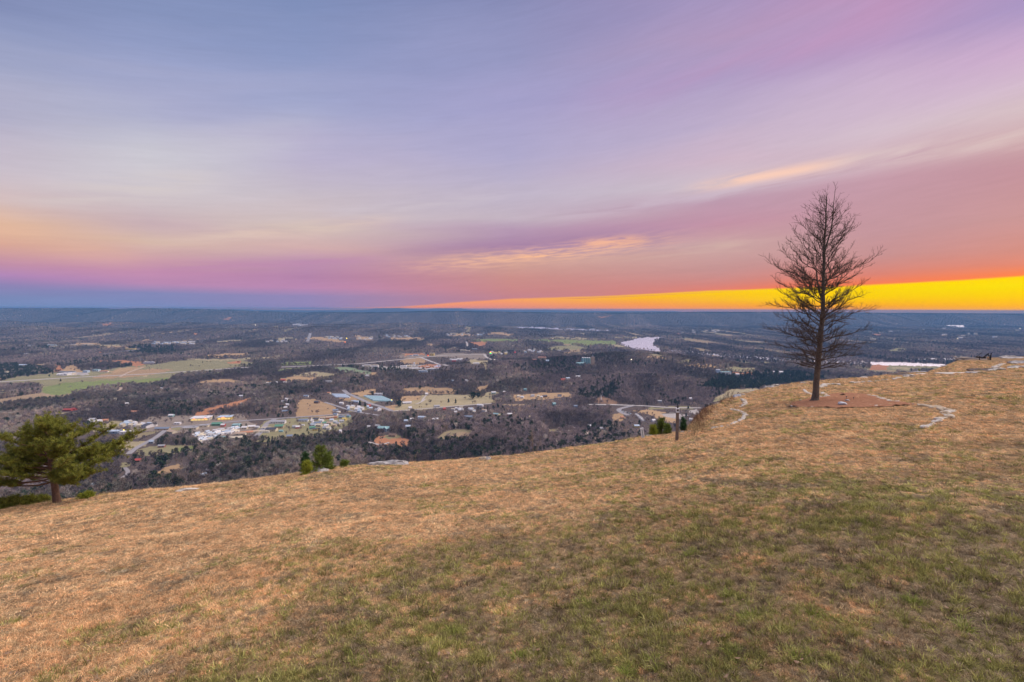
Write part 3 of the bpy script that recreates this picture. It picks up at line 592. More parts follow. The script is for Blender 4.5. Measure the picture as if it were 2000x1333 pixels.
ribbon('road', [(250, 888), (262, 878), (290, 863), (305, 855), (330, 836), (400, 830), (480, 822), (560, 817), (640, 811.5), (682, 809.5)], 11, m_asph)
ribbon('road', [(500, 853), (512, 842), (522, 826), (540, 818)], 12, m_asph)
ribbon('road', [(671, 762), (676, 768), (700, 778), (720, 788), (742, 794), (765, 803)], 14, m_asph)
ribbon('road', [(634, 786), (655, 793), (680, 801), (700, 806), (740, 812)], 9, m_asph)
ribbon('road', [(720, 864), (735, 869), (748, 869), (760, 865)], 6, m_conc)
ribbon('dirt_track', [(234, 737), (240, 733), (250, 728), (280, 718)], 10, m_dirt)
ribbon('dirt_track', [(824, 785), (827, 777), (833, 773)], 5, m_conc); ribbon('dirt_track', [(812, 790), (824, 786), (831, 780)], 5, m_conc)
ribbon('road', [(765, 804), (830, 799), (900, 793), (960, 789)], 8, m_conc)
ribbon('road', [(1150, 791), (1200, 791.5), (1260, 793.5), (1310, 797), (1370, 797.5)], 12, m_conc)
ribbon('road', [(1240, 792), (1205, 800), (1212, 806), (1228, 812)], 14, m_asph)
ribbon('road', [(-20, 861), (40, 853), (130, 849), (170, 846)], 9, m_asph)
ribbon('road', [(600, 670), (604, 657), (606, 651)], 26, m_asph)
ribbon('dirt_track', [(230, 764), (238, 761), (236, 757)], 9, m_dirt)
ribbon('road', [(238, 934), (250, 928), (252, 920), (243, 914)], 6, m_asph)
ribbon('road', [(200, 692), (250, 686), (270, 682)], 14, m_asph)
ribbon('dirt_track', [(910, 668), (914, 672), (912, 677)], 12, m_conc)

# ------------------------------------------------------------------ scattering (one object that carries countless small repeats)
def scatter(name, protos, P, rz, scl, tint, idx, mats=None, tilt=None):
    me = bpy.data.meshes.new(name); me.vertices.add(len(P)); me.vertices.foreach_set('co', np.asarray(P, np.float32).ravel())
    rot = np.zeros((len(P), 3), np.float32); rot[:, 2] = rz
    if tilt is not None: rot[:, 0] = tilt[:, 0]; rot[:, 1] = tilt[:, 1]
    a = me.attributes.new('rot', 'FLOAT_VECTOR', 'POINT'); a.data.foreach_set('vector', rot.ravel())
    s3 = np.asarray(scl, np.float32)
    if s3.ndim == 1: s3 = np.repeat(s3[:, None], 3, 1)
    a = me.attributes.new('scl', 'FLOAT_VECTOR', 'POINT'); a.data.foreach_set('vector', s3.ravel())
    a = me.attributes.new('idx', 'INT', 'POINT'); a.data.foreach_set('value', np.asarray(idx, np.int32))
    add_col(me, 'tint', np.asarray(tint, np.float32))
    o = bpy.data.objects.new(name, me); COL.objects.link(o)
    g = bpy.data.node_groups.new('scatter_'+name, 'GeometryNodeTree'); g.interface.new_socket('Geometry', in_out='INPUT', socket_type='NodeSocketGeometry'); g.interface.new_socket('Geometry', in_out='OUTPUT', socket_type='NodeSocketGeometry')
    gi = g.nodes.new('NodeGroupInput'); go = g.nodes.new('NodeGroupOutput'); ip = g.nodes.new('GeometryNodeInstanceOnPoints'); mp = g.nodes.new('GeometryNodeMeshToPoints')
    jn = g.nodes.new('GeometryNodeGeometryToInstance')
    for p in reversed(protos):
        oi = g.nodes.new('GeometryNodeObjectInfo'); oi.inputs['Object'].default_value = p; g.links.new(oi.outputs['Geometry'], jn.inputs[0])
    def attr(nm, ty):
        n = g.nodes.new('GeometryNodeInputNamedAttribute'); n.data_type = ty; n.inputs['Name'].default_value = nm; return n.outputs[0]
    g.links.new(gi.outputs[0], mp.inputs[0]); g.links.new(mp.outputs[0], ip.inputs['Points']); g.links.new(jn.outputs[0], ip.inputs['Instance'])
    ip.inputs['Pick Instance'].default_value = True
    g.links.new(attr('idx', 'INT'), ip.inputs['Instance Index']); g.links.new(attr('rot', 'FLOAT_VECTOR'), ip.inputs['Rotation']); g.links.new(attr('scl', 'FLOAT_VECTOR'), ip.inputs['Scale'])
    g.links.new(ip.outputs[0], go.inputs[0])
    md = o.modifiers.new('scatter', 'NODES'); md.node_group = g
    return o
def proto(name, V, Fc, m, shade):
    me = mesh_np(name, V, Fc, smooth=False); add_col(me, 'shade', np.repeat(np.asarray(shade, np.float32)[:, None], 3, 1)); me.materials.append(m)
    return bpy.data.objects.new(name, me)          # not linked to the scene: only its shape is used
def tint_mat(name, rough=0.9, trans=0.0, spec=0.1, own=None):
    m = bpy.data.materials.new(name); m.use_nodes = True; t = m.node_tree; b = t.nodes['Principled BSDF']
    a = t.nodes.new('ShaderNodeAttribute'); a.attribute_name = 'tint'; a.attribute_type = 'INSTANCER'
    s = t.nodes.new('ShaderNodeAttribute'); s.attribute_name = 'shade'; s.attribute_type = 'GEOMETRY'
    mx = t.nodes.new('ShaderNodeMix'); mx.data_type = 'RGBA'; mx.blend_type = 'MULTIPLY'; mx.inputs[0].default_value = 1
    t.links.new(a.outputs['Color'], mx.inputs[6]); t.links.new(s.outputs['Color'], mx.inputs[7])
    if own: mx.inputs[6].default_value = own; t.links.remove(mx.inputs[6].links[0])
    t.links.new(mx.outputs[2], b.inputs['Base Color']); b.inputs['Roughness'].default_value = rough; b.inputs['Specular IOR Level'].default_value = spec
    if trans > 0:
        tr = t.nodes.new('ShaderNodeBsdfTranslucent'); t.links.new(mx.outputs[2], tr.inputs[0]); ms = t.nodes.new('ShaderNodeMixShader'); ms.inputs[0].default_value = trans
        t.links.new(b.outputs[0], ms.inputs[1]); t.links.new(tr.outputs[0], ms.inputs[2]); t.links.new(ms.outputs[0], t.nodes['Material Output'].inputs[0])
    return m
def slivers(base, direc, length, width, bend=None):
    """thin triangles: base (n,3), unit direction (n,3)"""
    n = len(base); side = np.cross(direc, rng.normal(size=(n, 3))); side /= np.linalg.norm(side, axis=1)[:, None]+1e-9
    tip = base+direc*np.asarray(length)[:, None]
    wv = side*np.asarray(width)[:, None]/2
    if bend is None:
        V = np.stack([base-wv, base+wv, tip], 1).reshape(-1, 3); return V, np.arange(3*n).reshape(-1, 3)
    mid = base+direc*np.asarray(length)[:, None]*0.55; tip = mid+(direc*0.45*np.asarray(length)[:, None]+bend)
    V = np.stack([base-wv, base+wv, mid+wv*0.8, mid-wv*0.8, tip], 1).reshape(-1, 3); k = np.arange(n)*5
    Fc = np.concatenate([np.stack([k, k+1, k+2], 1), np.stack([k, k+2, k+3], 1), np.stack([k+3, k+2, k+4], 1)])
    return V, Fc

# ---- trees of the far woods
m_bare = tint_mat('bare_twigs'); m_ever = tint_mat('evergreen_needles')
def unit(v): return v/(np.linalg.norm(v, axis=-1, keepdims=True)+1e-9)
def bare_proto(k):
    H = 12.0; Vs = []; Fs = []; Sh = []; off = 0
    def addp(V, Fc, s):
        nonlocal off
        Vs.append(V); Fs.append(Fc+off); Sh.append(s*np.ones(len(V))); off += len(V)
    V, Fc = slivers(np.array([[0, 0, -1.0], [0, 0, -1.0]]), unit(np.array([[0.03, 0, 1.0], [0.0, 0.04, 1.0]])), np.array([H*0.95, H*0.95]), np.array([0.6, 0.6])); addp(V, Fc, 1.7)
    nb = 15; hb = rng.uniform(2.6, 8.5, nb); an = rng.uniform(0, 2*PI, nb); el = rng.uniform(0.5, 1.1, nb)
    d = np.stack([np.cos(an)*np.cos(el), np.sin(an)*np.cos(el), np.sin(el)], 1); b = np.stack([0*hb, 0*hb, hb], 1); ln = rng.uniform(3.2, 5.2, nb)*(1-0.25*(hb-2.6)/6)
    V, Fc = slivers(b, d, ln, np.full(nb, 0.26)); addp(V, Fc, 1.15)
    nt = 300; q = rng.integers(0, nb, nt); f = rng.uniform(0.3, 1.0, nt); bb = b[q]+d[q]*(ln[q]*f)[:, None]; dd_ = unit(d[q]*0.7+rng.normal(size=(nt, 3))*0.5+np.array([0, 0, 0.35]))
    V, Fc = slivers(bb, dd_, rng.uniform(1.2, 2.7, nt), rng.uniform(0.20, 0.40, nt)); addp(V, Fc, 1.0)
    Sh[-1] = np.repeat(rng.uniform(0.75, 1.25, nt), 3)
    return proto('bare_tree_shape', np.concatenate(Vs), np.concatenate(Fs), m_bare, np.concatenate(Sh))
def ever_proto(k, cone=True):
    H = 11.0; n = 240; h = rng.uniform(0.12, 1.0, n)**0.9; an = rng.uniform(0, 2*PI, n)
    R = (3.1*(1-h)**0.75+0.25) if cone else 3.6*np.sqrt(np.clip(1-((h-0.58)/0.46)**2, 0.02, 1))
    lob = 0.75+0.35*np.sin(an*3+k+h*9); rr_ = R*lob*rng.uniform(0.45, 1.0, n)
    c = np.stack([np.cos(an)*rr_, np.sin(an)*rr_, h*H], 1); s = rng.uniform(0.7, 1.35, n)*(0.9 if cone else 1.0)
    t1 = unit(rng.normal(size=(n, 3))+np.stack([np.cos(an), np.sin(an), 0*an], 1)*0.7); t2 = unit(np.cross(t1, rng.normal(size=(n, 3))))
    V = np.stack([c-t1*s[:, None]*0.6-t2*s[:, None]*0.4, c+t1*s[:, None]*0.6-t2*s[:, None]*0.3, c+t2*s[:, None]*0.7, c+t1*0.2*s[:, None]+t2*0.1+np.array([0, 0, 0.5])], 1).reshape(-1, 3)
    k4 = np.arange(n)*4; Fc = np.concatenate([np.stack([k4, k4+1, k4+2], 1), np.stack([k4, k4+3, k4+2], 1)])
    sh = np.repeat(rng.uniform(0.7, 1.35, n), 4)
    V2, F2 = slivers(np.array([[0, 0, -1.0], [0, 0, -1.0]]), np.array([[0, 0, 1.0], [0, 0, 1.0]]), np.array([8.0, 8.0]), np.array([0.5, 0.5]))
    return proto('evergreen_tree_shape', np.concatenate([V, V2]), np.concatenate([Fc, F2+len(V)]), m_ever, np.concatenate([sh, np.full(len(V2), 0.9)]))
PB = [bare_proto(k) for k in range(5)]; PE = [ever_proto(0), ever_proto(2), ever_proto(4, False), ever_proto(5, False)]
# (the buildings of part 4 are placed before the trees, so that each keeps its yard clear)

# ------------------------------------------------------------------ buildings of the valley
def box_np(x0, x1, y0, y1, z0, z1):
    V = np.array([[x, y, z] for z in (z0, z1) for x, y in ((x0, y0), (x1, y0), (x1, y1), (x0, y1))], float)
    Fq = np.array([[0, 3, 2, 1], [4, 5, 6, 7], [0, 1, 5, 4], [1, 2, 6, 5], [2, 3, 7, 6], [3, 0, 4, 7]]); return V, Fq
def poly_mesh(name, V, Fc):
    me = bpy.data.meshes.new(name); me.from_pydata([tuple(map(float, v)) for v in V], [], [tuple(int(i) for i in f) for f in Fc]); me.update(); return me
def merge(parts):
    V = []; Fc = []
    for v, f in parts:
        o = len(V); V += [list(p) for p in v]; Fc += [[i+o for i in q] for q in f]
    return V, Fc
g = 0.55     # unit house: 1 x 1 plan, eaves at 1, ridge at 1+g along x
WG = poly_mesh('wall', [(-.5, -.5, -.6), (.5, -.5, -.6), (.5, .5, -.6), (-.5, .5, -.6), (-.5, -.5, 1), (.5, -.5, 1), (.5, .5, 1), (-.5, .5, 1), (-.5, 0, 1+g), (.5, 0, 1+g)],
               [(0, 1, 5, 4), (1, 2, 6, 9, 5), (2, 3, 7, 6), (3, 0, 4, 8, 7)])
e, t_ = 0.57, 0.05
RG = poly_mesh('roof', [(-.53, -e, .93), (.53, -e, .93), (.53, 0, 1+g+.04), (-.53, 0, 1+g+.04), (.53, e, .93), (-.53, e, .93), (-.53, -e, .93+t_), (.53, -e, .93+t_), (.53, 0, 1+g+.04+t_), (-.53, 0, 1+g+.04+t_), (.53, e, .93+t_), (-.53, e, .93+t_)],
               [(6, 7, 8, 9), (9, 8, 10, 11), (0, 3, 2, 1), (3, 5, 4, 2), (0, 1, 7, 6), (4, 5, 11, 10), (1, 2, 8, 7), (2, 4, 10, 8), (3, 0, 6, 9), (5, 3, 9, 11)])
WF = poly_mesh('wall', *box_np(-.5, .5, -.5, .5, -.6, 1.0)); RF = poly_mesh('roof', *merge([box_np(-.52, .52, -.52, .52, 1.003, 1.05), box_np(.15, .30, .05, .2, 1.051, 1.2)]))
_s = [(-.5, 0)]+[(-.5*math.cos(PI*i/8), math.sin(PI*i/8)) for i in range(1, 8)]+[(.5, 0)]
TUN = poly_mesh('roof', [(-.5, a, b) for a, b in _s]+[(.5, a, b) for a, b in _s], [(i+1, i, 9+i, 10+i) for i in range(8)]+[tuple(range(9)), tuple(range(17, 8, -1))])
WIN = poly_mesh('window', *box_np(-.5, .5, -.03, .03, -.5, .5)); 
PALW = {'white': (.78, .77, .76), 'cream': (.70, .62, .46), 'grey': (.42, .42, .43), 'dark': (.10, .10, .12), 'brown': (.24, .16, .12), 'blue': (.30, .42, .55), 'teal': (.32, .52, .52), 'green': (.14, .32, .22), 'red': (.50, .10, .08),
        'yellow': (.72, .56, .18), 'orange': (.60, .28, .16), 'tan': (.55, .42, .30), 'slate': (.24, .29, .37), 'pale blue': (.52, .62, .72), 'brick': (.36, .17, .13)}
def bm_(c): return mat('paint_'+c.replace(' ', '_'), PALW[c], 0.6, var=0.08, scale=0.4)
m_glass = mat('window_glass', (0.03, 0.035, 0.045), 0.15, spec=0.6)
m_glow = mat('lit_shopfront', (0.8, 0.6, 0.2), 0.5, emit=(1.0, 0.72, 0.25, 0.32)); m_lampo = mat('lamp_orange', (1, .4, .1), 0.5, emit=(1.0, .16, .03, 1.6)); m_lampy = mat('lamp_yellow', (1, .8, .2), 0.5, emit=(1.0, .70, .05, 1.8))
m_lampg = mat('lamp_green', (0.1, 1, .2), 0.5, emit=(.03, 1.0, .12, 1.0)); m_lampr = mat('lamp_red', (1, .1, .1), 0.5, emit=(1.0, .05, .06, 1.8)); m_lampw = mat('lamp_white', (1, .95, .8), 0.5, emit=(1.0, .86, .6, 1.6))
def omat(o, m):
    if len(o.data.materials) == 0: o.data.materials.append(m)
    o.material_slots[0].link = 'OBJECT'; o.material_slots[0].material = m
def clear_at(px, py, wpx, front):
    x0 = int((px-wpx/2-1-RX0)*SS); x1 = int((px+wpx/2+1-RX0)*SS)+1; y0 = int((py-2-RY0)*SS); y1 = int((py+front-RY0)*SS)+1
    den[max(y0, 0):y1, max(x0, 0):x1] = 0.0
def building(px, py, w_, l_, h_, rot, wall, roof, label, kind='gable', name='house', cat='house', group=None, windows=None, glow=False, clear=1.0):
    x, y, z = on_valley(px, py); ppm = F/y
    clear_at(px, py, w_*ppm, clear*8*ppm)
    r = empty(name, (x, y, z), math.radians(rot), label=label, cat=cat, group=group)
    if kind == 'tunnel':
        o = link_mesh('frame', poly_mesh('frame', *box_np(-.5, .5, -.5, .5, -.3, .25)) if 'tf' not in CACHE else CACHE['tf'], None, r); CACHE['tf'] = o.data; omat(o, bm_(wall)); o.scale = (w_, l_, h_)
        o = link_mesh('cover', TUN, None, r); omat(o, bm_(roof)); o.scale = (w_, l_, h_); o.location = (0, 0, h_*.26); return r
    a = link_mesh('wall', WG if kind == 'gable' else WF, None, r); omat(a, bm_(wall)); a.scale = (w_, l_, h_)
    b = link_mesh('roof', RG if kind == 'gable' else RF, None, r); omat(b, bm_(roof)); b.scale = (w_, l_, h_)
    nw = windows if windows is not None else (2 if w_*ppm > 8 else 0)
    for i in range(nw):
        o = link_mesh('window', WIN, None, r); omat(o, m_glow if glow else m_glass); ww = w_/(nw*1.6)
        o.scale = (min(ww, 2.2) if not glow else ww*1.2, 3.0, h_*(0.36 if not glow else 0.55)); o.location = (w_*((i+.5)/nw-.5)*.9, -l_/2-.12, h_*.52)
    if kind == 'gable' and w_*ppm > 9:
        o = link_mesh('door', WIN, None, r); omat(o, bm_('brown')); o.scale = (1.1, 3.4, 2.1); o.location = (w_*.04, -l_/2-.12, 1.05)
    return r
CACHE = {}
B = building
r = B(394, 820.5, 42, 30, 7, 12, 'cream', 'white', 'big flat store with pale roof and long yellow-lit front, left of the two lit stores', 'flat', 'store', 'store', windows=5, glow=True)
for sx_ in (-12, 13): 
    o = link_mesh('lamp', poly_mesh('lamp', *box_np(-.9, .9, -.3, .3, -.9, .9)), m_lampo, r, (sx_, -15.6, 6.4))
r = B(441, 819, 32, 24, 7, 12, 'yellow', 'pale blue', 'store with pale blue roof and yellow front under an orange lit sign', 'flat', 'store', 'store', windows=4, glow=True)
link_mesh('sign', poly_mesh('sign', *box_np(-2.4, 2.4, -.4, .4, -1.5, 1.5)), m_lampo, r, (-2, -12.8, 6.0))
B(292, 834, 17, 26, 5, -22, 'white', 'dark', 'white shed with dark roof standing alone left of the lit stores', name='shed', cat='shed')
B(372, 839, 30, 14, 5, 10, 'cream', 'grey', 'long cream building with grey roof in front of the lit stores', 'flat', 'warehouse', 'warehouse', windows=6)
B(399, 834, 19, 12, 4.5, 10, 'cream', 'grey', 'grey roofed low building right of the long cream building', 'flat', 'shop', 'shop')
B(424, 831, 20, 12, 4.5, 10, 'green', 'green', 'green roofed shop between the lit stores and the trailer park', 'gable', 'shop', 'shop')
B(462, 833, 16, 14, 5, 10, 'teal', 'teal', 'teal flat roofed shop at the right end of the trailer park', 'flat', 'shop', 'shop')
B(347, 829, 14, 9, 4, 5, 'white', 'white', 'small white building beside the road left of the lit stores', 'flat', 'shop', 'shop')
B(436, 833, 9, 8, 4, 5, 'red', 'white', 'small red walled house behind the trailer park', 'gable')
B(336, 846, 18, 12, 4.5, -20, 'cream', 'tan', 'tan gabled house at the road left of the trailer park')
B(318, 840, 30, 10, 4, 4, 'tan', 'slate', 'long low slate roofed sheds above the road', 'gable', 'shed', 'shed')
B(248, 847, 24, 14, 5, 8, 'white', 'white', 'white roofed building left of the road with a yellow lamp', 'flat', 'warehouse', 'warehouse')
B(221, 846, 26, 16, 5, 8, 'slate', 'pale blue', 'pale blue roofed building just right of the big pine', 'flat', 'warehouse', 'warehouse')
for i, q in enumerate([(176, 826, 'nearest to the pine'), (184, 827.5, 'in the middle'), (194, 826, 'at the right end')]):
    B(q[0], q[1], 10, 10, 5, 15, 'white', 'white', 'white gabled house of a row of three above the pine, '+q[2])
B(180, 822, 17, 8, 4, 5, 'white', 'white', 'long white house behind the row of three white houses')
B(203, 824, 18, 8, 4, 18, 'tan', 'orange', 'orange tan roofed house right of the three white houses')
B(132, 803, 24, 10, 4, 4, 'red', 'red', 'long house with bright red roof at the wood edge, left one of the pair'); B(145, 801.5, 13, 9, 4, -12, 'red', 'red', 'smaller house with bright red roof, right one of the pair')
B(264, 807, 20, 9, 4, 3, 'tan', 'orange', 'pale orange roofed house at the edge of the dark wood'); B(335, 814, 12, 9, 4, 0, 'teal', 'white', 'teal house behind the white shed'); B(471, 776, 14, 8, 4, 5, 'white', 'white', 'white house above the red clay field')
B(270, 902, 9, 9, 3.5, 10, 'brown', 'red', 'little house with red roof among the trees above the big pine'); B(398, 932, 8, 8, 4, 35, 'white', 'pale blue', 'pale blue roofed house alone near the lawn edge')
B(297, 866, 9, 7, 4, 0, 'grey', 'pale blue', 'pale blue roofed house beside the straight grey road'); B(316, 874, 12, 6, 3.5, 8, 'brick', 'grey', 'low brick barn on the green yard', name='barn', cat='barn')
B(88, 860, 14, 8, 4, 0, 'white', 'pale blue', 'pale house glimpsed behind the big pine at left'); B(183, 952, 6, 6, 4, 20, 'white', 'pale blue', 'small pale house low in the woods right of the pine'); B(405, 922, 6, 5, 3, 0, 'white', 'white', 'tiny white shed near the pale bare tree', name='shed', cat='shed')
# trailer park: short white homes in slanting rows
k = 0
for row in range(7):
    for c_ in range(13):
        px = 378+row*2.6+c_*6.9+rng.uniform(-1.2, 1.2); py = 849.5-c_*1.05+row*2.5-rng.uniform(0, .8)
        if row > 3 and c_ > 9-row: continue
        if px > 466 or rng.random() < 0.16: continue
        col = ['white', 'white', 'pale blue', 'cream', 'grey'][int(rng.integers(0, 5))]
        B(px, py, rng.uniform(8, 13), 4.2, 2.9, rng.choice([62, 70, 8]), 'white', col, '%s roofed trailer home in the crowded trailer park' % col, 'gable', 'trailer_home', 'trailer', 'trailer homes packed below the lit stores, %s roofs' % col, windows=0)
LB2 = {(478, 838): 'just right of the teal flat roofed shop', (492, 836): 'at the far right beyond the teal shop, near the road', (470, 850): 'at the lower right of the trailer park', (482, 848): 'right of the trailer park between two tan ones', (496, 846): 'furthest right of the tan ones beside the trailer park', (462, 858): 'lowest and longest below the trailer park', (436, 858): 'below the middle of the trailer park', (401, 863): 'small and lowest at the left of the trailer park', (411, 861): 'small, beside the lowest white one under the trailer park', (446, 846): 'in the middle of the trailer park'}
for px, py, w_, c_ in [(478, 838, 12, 'white'), (492, 836, 15, 'white'), (470, 850, 22, 'tan'), (482, 848, 24, 'orange'), (496, 846, 18, 'tan'), (462, 858, 24, 'cream'), (436, 858, 10, 'teal'), (401, 863, 8, 'white'), (411, 861, 9, 'cream'), (446, 846, 12, 'pale blue')]:
    B(px, py, w_, 9, 4, rng.uniform(0, 25), 'cream', c_, {'white': 'white', 'tan': 'tan', 'orange': 'orange tan', 'cream': 'cream', 'teal': 'teal', 'pale blue': 'pale blue'}[c_]+' roofed house '+LB2[(px, py)], group=None)
# the small town in the middle
B(537.5, 827, 19, 12, 5, 4, 'white', 'grey', 'white storage building with grey roof, left one of the pair at the road', name='warehouse', cat='warehouse', windows=3); B(551, 827, 16, 12, 5, 4, 'white', 'grey', 'white storage building with grey roof, right one of the pair at the road', name='warehouse', cat='warehouse', windows=3)
B(593, 823.5, 22, 10, 4, 4, 'white', 'slate', 'long slate roofed white building beside the road fork', name='shop', cat='shop', windows=3)
B(546, 836, 18, 14, 5, 10, 'tan', 'green', 'green roofed house left of the road fork'); B(531, 842, 22, 14, 5, 0, 'cream', 'dark', 'dark roofed house with cream walls below the long trailers'); B(549, 844, 9, 4, 3, 2, 'teal', 'teal', 'small teal trailer beside the dark roofed house', name='trailer_home', cat='trailer')
B(520, 838, 22, 4.5, 3, 3, 'white', 'cream', 'long white trailer, upper one of the pair', name='trailer_home', cat='trailer'); B(515, 845, 24, 4.5, 3, 3, 'white', 'cream', 'long white trailer, lower one of the pair', name='trailer_home', cat='trailer')
B(591, 832, 8, 4, 3, 0, 'white', 'white', 'little white box trailer in the grass right of the green roofed house', 'flat', 'trailer', 'trailer'); B(566, 855, 12, 9, 4, 15, 'tan', 'slate', 'slate roofed house low on the green with a yellow lamp')
B(503, 836, 8, 5, 3, 0, 'white', 'white', 'white trailer at the far left of the town green', name='trailer_home', cat='trailer'); B(582, 837, 9, 8, 4, 10, 'red', 'white', 'small red house with white roof on the town green'); B(575, 836, 9, 7, 4, 30, 'grey', 'grey', 'grey house on the town green beside the small red one')
TOWN = [(610, 824, 8, 'white', 'white'), (618, 821, 14, 'cream', 'dark'), (630, 819, 16, 'cream', 'tan'), (644, 818, 18, 'orange', 'tan'), (655, 817, 8, 'orange', 'orange'), (668, 817, 14, 'grey', 'slate'), (673, 821, 10, 'yellow', 'yellow'), (681, 815, 8, 'teal', 'slate'),
 (611, 832, 14, 'white', 'pale blue'), (621, 829, 16, 'cream', 'slate'), (634, 829, 9, 'white', 'green'), (644, 829, 12, 'cream', 'tan'), (655, 826, 8, 'pale blue', 'white'), (667, 825, 11, 'white', 'grey'), (624, 833, 13, 'cream', 'cream'), (610, 838, 13, 'teal', 'green'), (616, 841, 11, 'yellow', 'dark'), (635, 838, 11, 'white', 'grey'),
 (642, 839, 9, 'white', 'cream'), (665, 845, 5, 'white', 'white'), (653, 833, 9, 'tan', 'tan'), (628, 824, 9, 'white', 'white'), (648, 823, 9, 'white', 'pale blue'), (660, 830, 9, 'cream', 'grey'), (613, 828, 9, 'white', 'white'), (606, 820, 7, 'white', 'brown'), (638, 834, 10, 'cream', 'white'), (656, 812, 10, 'white', 'slate'), (661, 807, 8, 'cream', 'white'), (655, 804, 14, 'white', 'slate')]
for i, (px, py, w_, a, b) in enumerate(TOWN):
    B(px, py, w_, 9, 4, rng.uniform(-15, 25), a, b, '%s %s house with %s roof in the close cluster of the small town' % ({True: 'wide', False: 'small'}[w_ > 11], a, b), 'gable' if i % 4 else 'flat', group='houses of the small town')
for px, py, w_, a, b, lb in [(560, 782, 10, 'white', 'white', 'white house at the wood edge above the brown field'), (552, 787, 8, 'white', 'grey', 'small grey roofed house beside the white one above the brown field'), (561, 793, 9, 'white', 'white', 'white house left of the brown field, upper one'), (558, 799, 10, 'cream', 'white', 'white roofed house left of the brown field, lower one'), (557, 806, 15, 'tan', 'slate', 'wide slate roofed house left of the brown field'),
     (598, 776, 14, 'white', 'slate', 'slate roofed house above the brown field'), (619, 788, 14, 'brown', 'dark', 'dark farmhouse at the top of the brown field'), (643, 770, 10, 'cream', 'orange', 'pale orange roofed house left of the long greenhouse'), (667, 790, 11, 'white', 'white', 'white house beside the diagonal road'), (697, 787, 18, 'white', 'pale blue', 'pale blue roofed building below the greenhouse road'),
     (690, 786, 12, 'cream', 'grey', 'grey roofed building left of the pale blue one'), (721, 795, 10, 'orange', 'red', 'shop with bright red roof below the greenhouses'), (724, 800, 10, 'cream', 'pale blue', 'pale blue roofed shop below the red roofed one'), (680, 796, 8, 'white', 'white', 'white hut on the verge of the diagonal road'), (703, 800, 8, 'white', 'white', 'white hut in the trees left of the red shop'), (736, 803, 10, 'white', 'grey', 'grey house at the end of the diagonal road'),
     (738, 835, 12, 'white', 'grey', 'grey house hidden in woods left of the big blue house'), (720, 837, 9, 'white', 'white', 'white gable house in woods left of the big blue house'), (793, 825, 9, 'pale blue', 'pale blue', 'pale blue house in bare woods'), (797, 836, 11, 'white', 'pale blue', 'white house in bare woods under the pale blue one'), (767, 853, 16, 'tan', 'brown', 'brown roofed house on the cleared red slope'), (824, 818, 18, 'white', 'pale blue', 'long pale blue roofed house at the wood edge'),
     (804, 822, 9, 'white', 'white', 'small white house left of the long pale blue roofed house'), (850, 822, 14, 'cream', 'white', 'cream house in woods right of the pale blue roofed house'), (915, 817, 20, 'slate', 'slate', 'long slate blue barn at the top of the dark wood'), (995, 812, 13, 'red', 'white', 'red barn with white roof'), (969, 812, 15, 'cream', 'teal', 'teal roofed house on the green left of the red barn'), (946, 804, 11, 'white', 'tan', 'tan roofed house above the teal roofed one'),
     (868, 801, 8, 'red', 'red', 'small bright red house left of the white cluster'), (938, 794, 18, 'white', 'white', 'broad white roofed house below the cemetery field'), (853, 796, 16, 'grey', 'grey', 'long grey house below the cemetery field'), (801, 799, 9, 'white', 'white', 'small white shed in the yellow field'), (795, 789, 26, 'white', 'white', 'long white poultry house in the yellow field'), (833, 771.5, 10, 'white', 'white', 'white chapel at the head of the winding track'),
     (964, 769, 14, 'teal', 'white', 'white roofed house above the field, left of the bare oaks'), (985, 768, 8, 'orange', 'white', 'small orange house near the white roofed one'), (1026, 763, 10, 'teal', 'teal', 'teal house at the foot of the wooded hill'), (1040, 775, 11, 'white', 'grey', 'grey roofed house at the left of the hillfoot row'), (1052, 776, 8, 'cream', 'cream', 'cream house second in the hillfoot row'), (1064, 776, 13, 'brown', 'dark', 'large dark house in the hillfoot row'),
     (1058, 778, 7, 'cream', 'white', 'little cream house before the large dark one'), (1093, 775, 12, 'white', 'dark', 'white house with dark roof at the right of the hillfoot row'), (1020, 778, 10, 'white', 'white', 'white house at the left below the wood'), (1012, 776, 8, 'white', 'cream', 'cream roofed hut left of the hillfoot row'), (1099, 743.5, 16, 'orange', 'red', 'red roofed house on top of the wooded hill'), (1109, 741, 14, 'white', 'pale blue', 'pale blue roofed house on the wooded hill'),
     (1129, 737.5, 18, 'white', 'white', 'white roofed house on the wooded hill'), (1151, 835, 8, 'white', 'white', 'white cottage in the woods left of the white marker'), (1174, 840, 9, 'cream', 'grey', 'grey roofed cottage in the woods below the white one'), (1124, 796, 10, 'slate', 'slate', 'slate roofed house hidden in bare woods'), (1082, 791, 9, 'teal', 'teal', 'teal roofed house among dark evergreens'), (1243, 835, 12, 'yellow', 'pale blue', 'pale blue roofed house above the white marker'),
     (1276, 824, 9, 'white', 'white', 'white house at the lower tip of the tan field'), (1348, 781, 9, 'white', 'white', 'white house against the wooded hill behind the post'), (1288, 786, 12, 'grey', 'grey', 'grey house at the foot of the wooded hill'), (1350, 822, 9, 'white', 'white', 'white house right of the post below the pale lot'), (1215, 818, 9, 'tan', 'orange', 'orange roofed house beside the car park'),
     (911, 745.5, 10, 'white', 'white', 'white house alone high in the dark wood'), (884, 746, 7, 'pale blue', 'pale blue', 'pale blue hut high in the dark wood'), (316, 761, 9, 'white', 'white', 'white farmhouse in the woods below the airfield'), (248, 791, 8, 'white', 'white', 'white hut in the woods above the orange roofed house'), (226, 782, 7, 'cream', 'cream', 'cream hut in the woods above the pine')]:
    B(px, py, w_, 9, 4.2, rng.uniform(-25, 25), a, b, lb, 'gable', 'barn' if 'barn' in lb or 'poultry' in lb else 'house', 'barn' if 'barn' in lb or 'poultry' in lb else 'house')
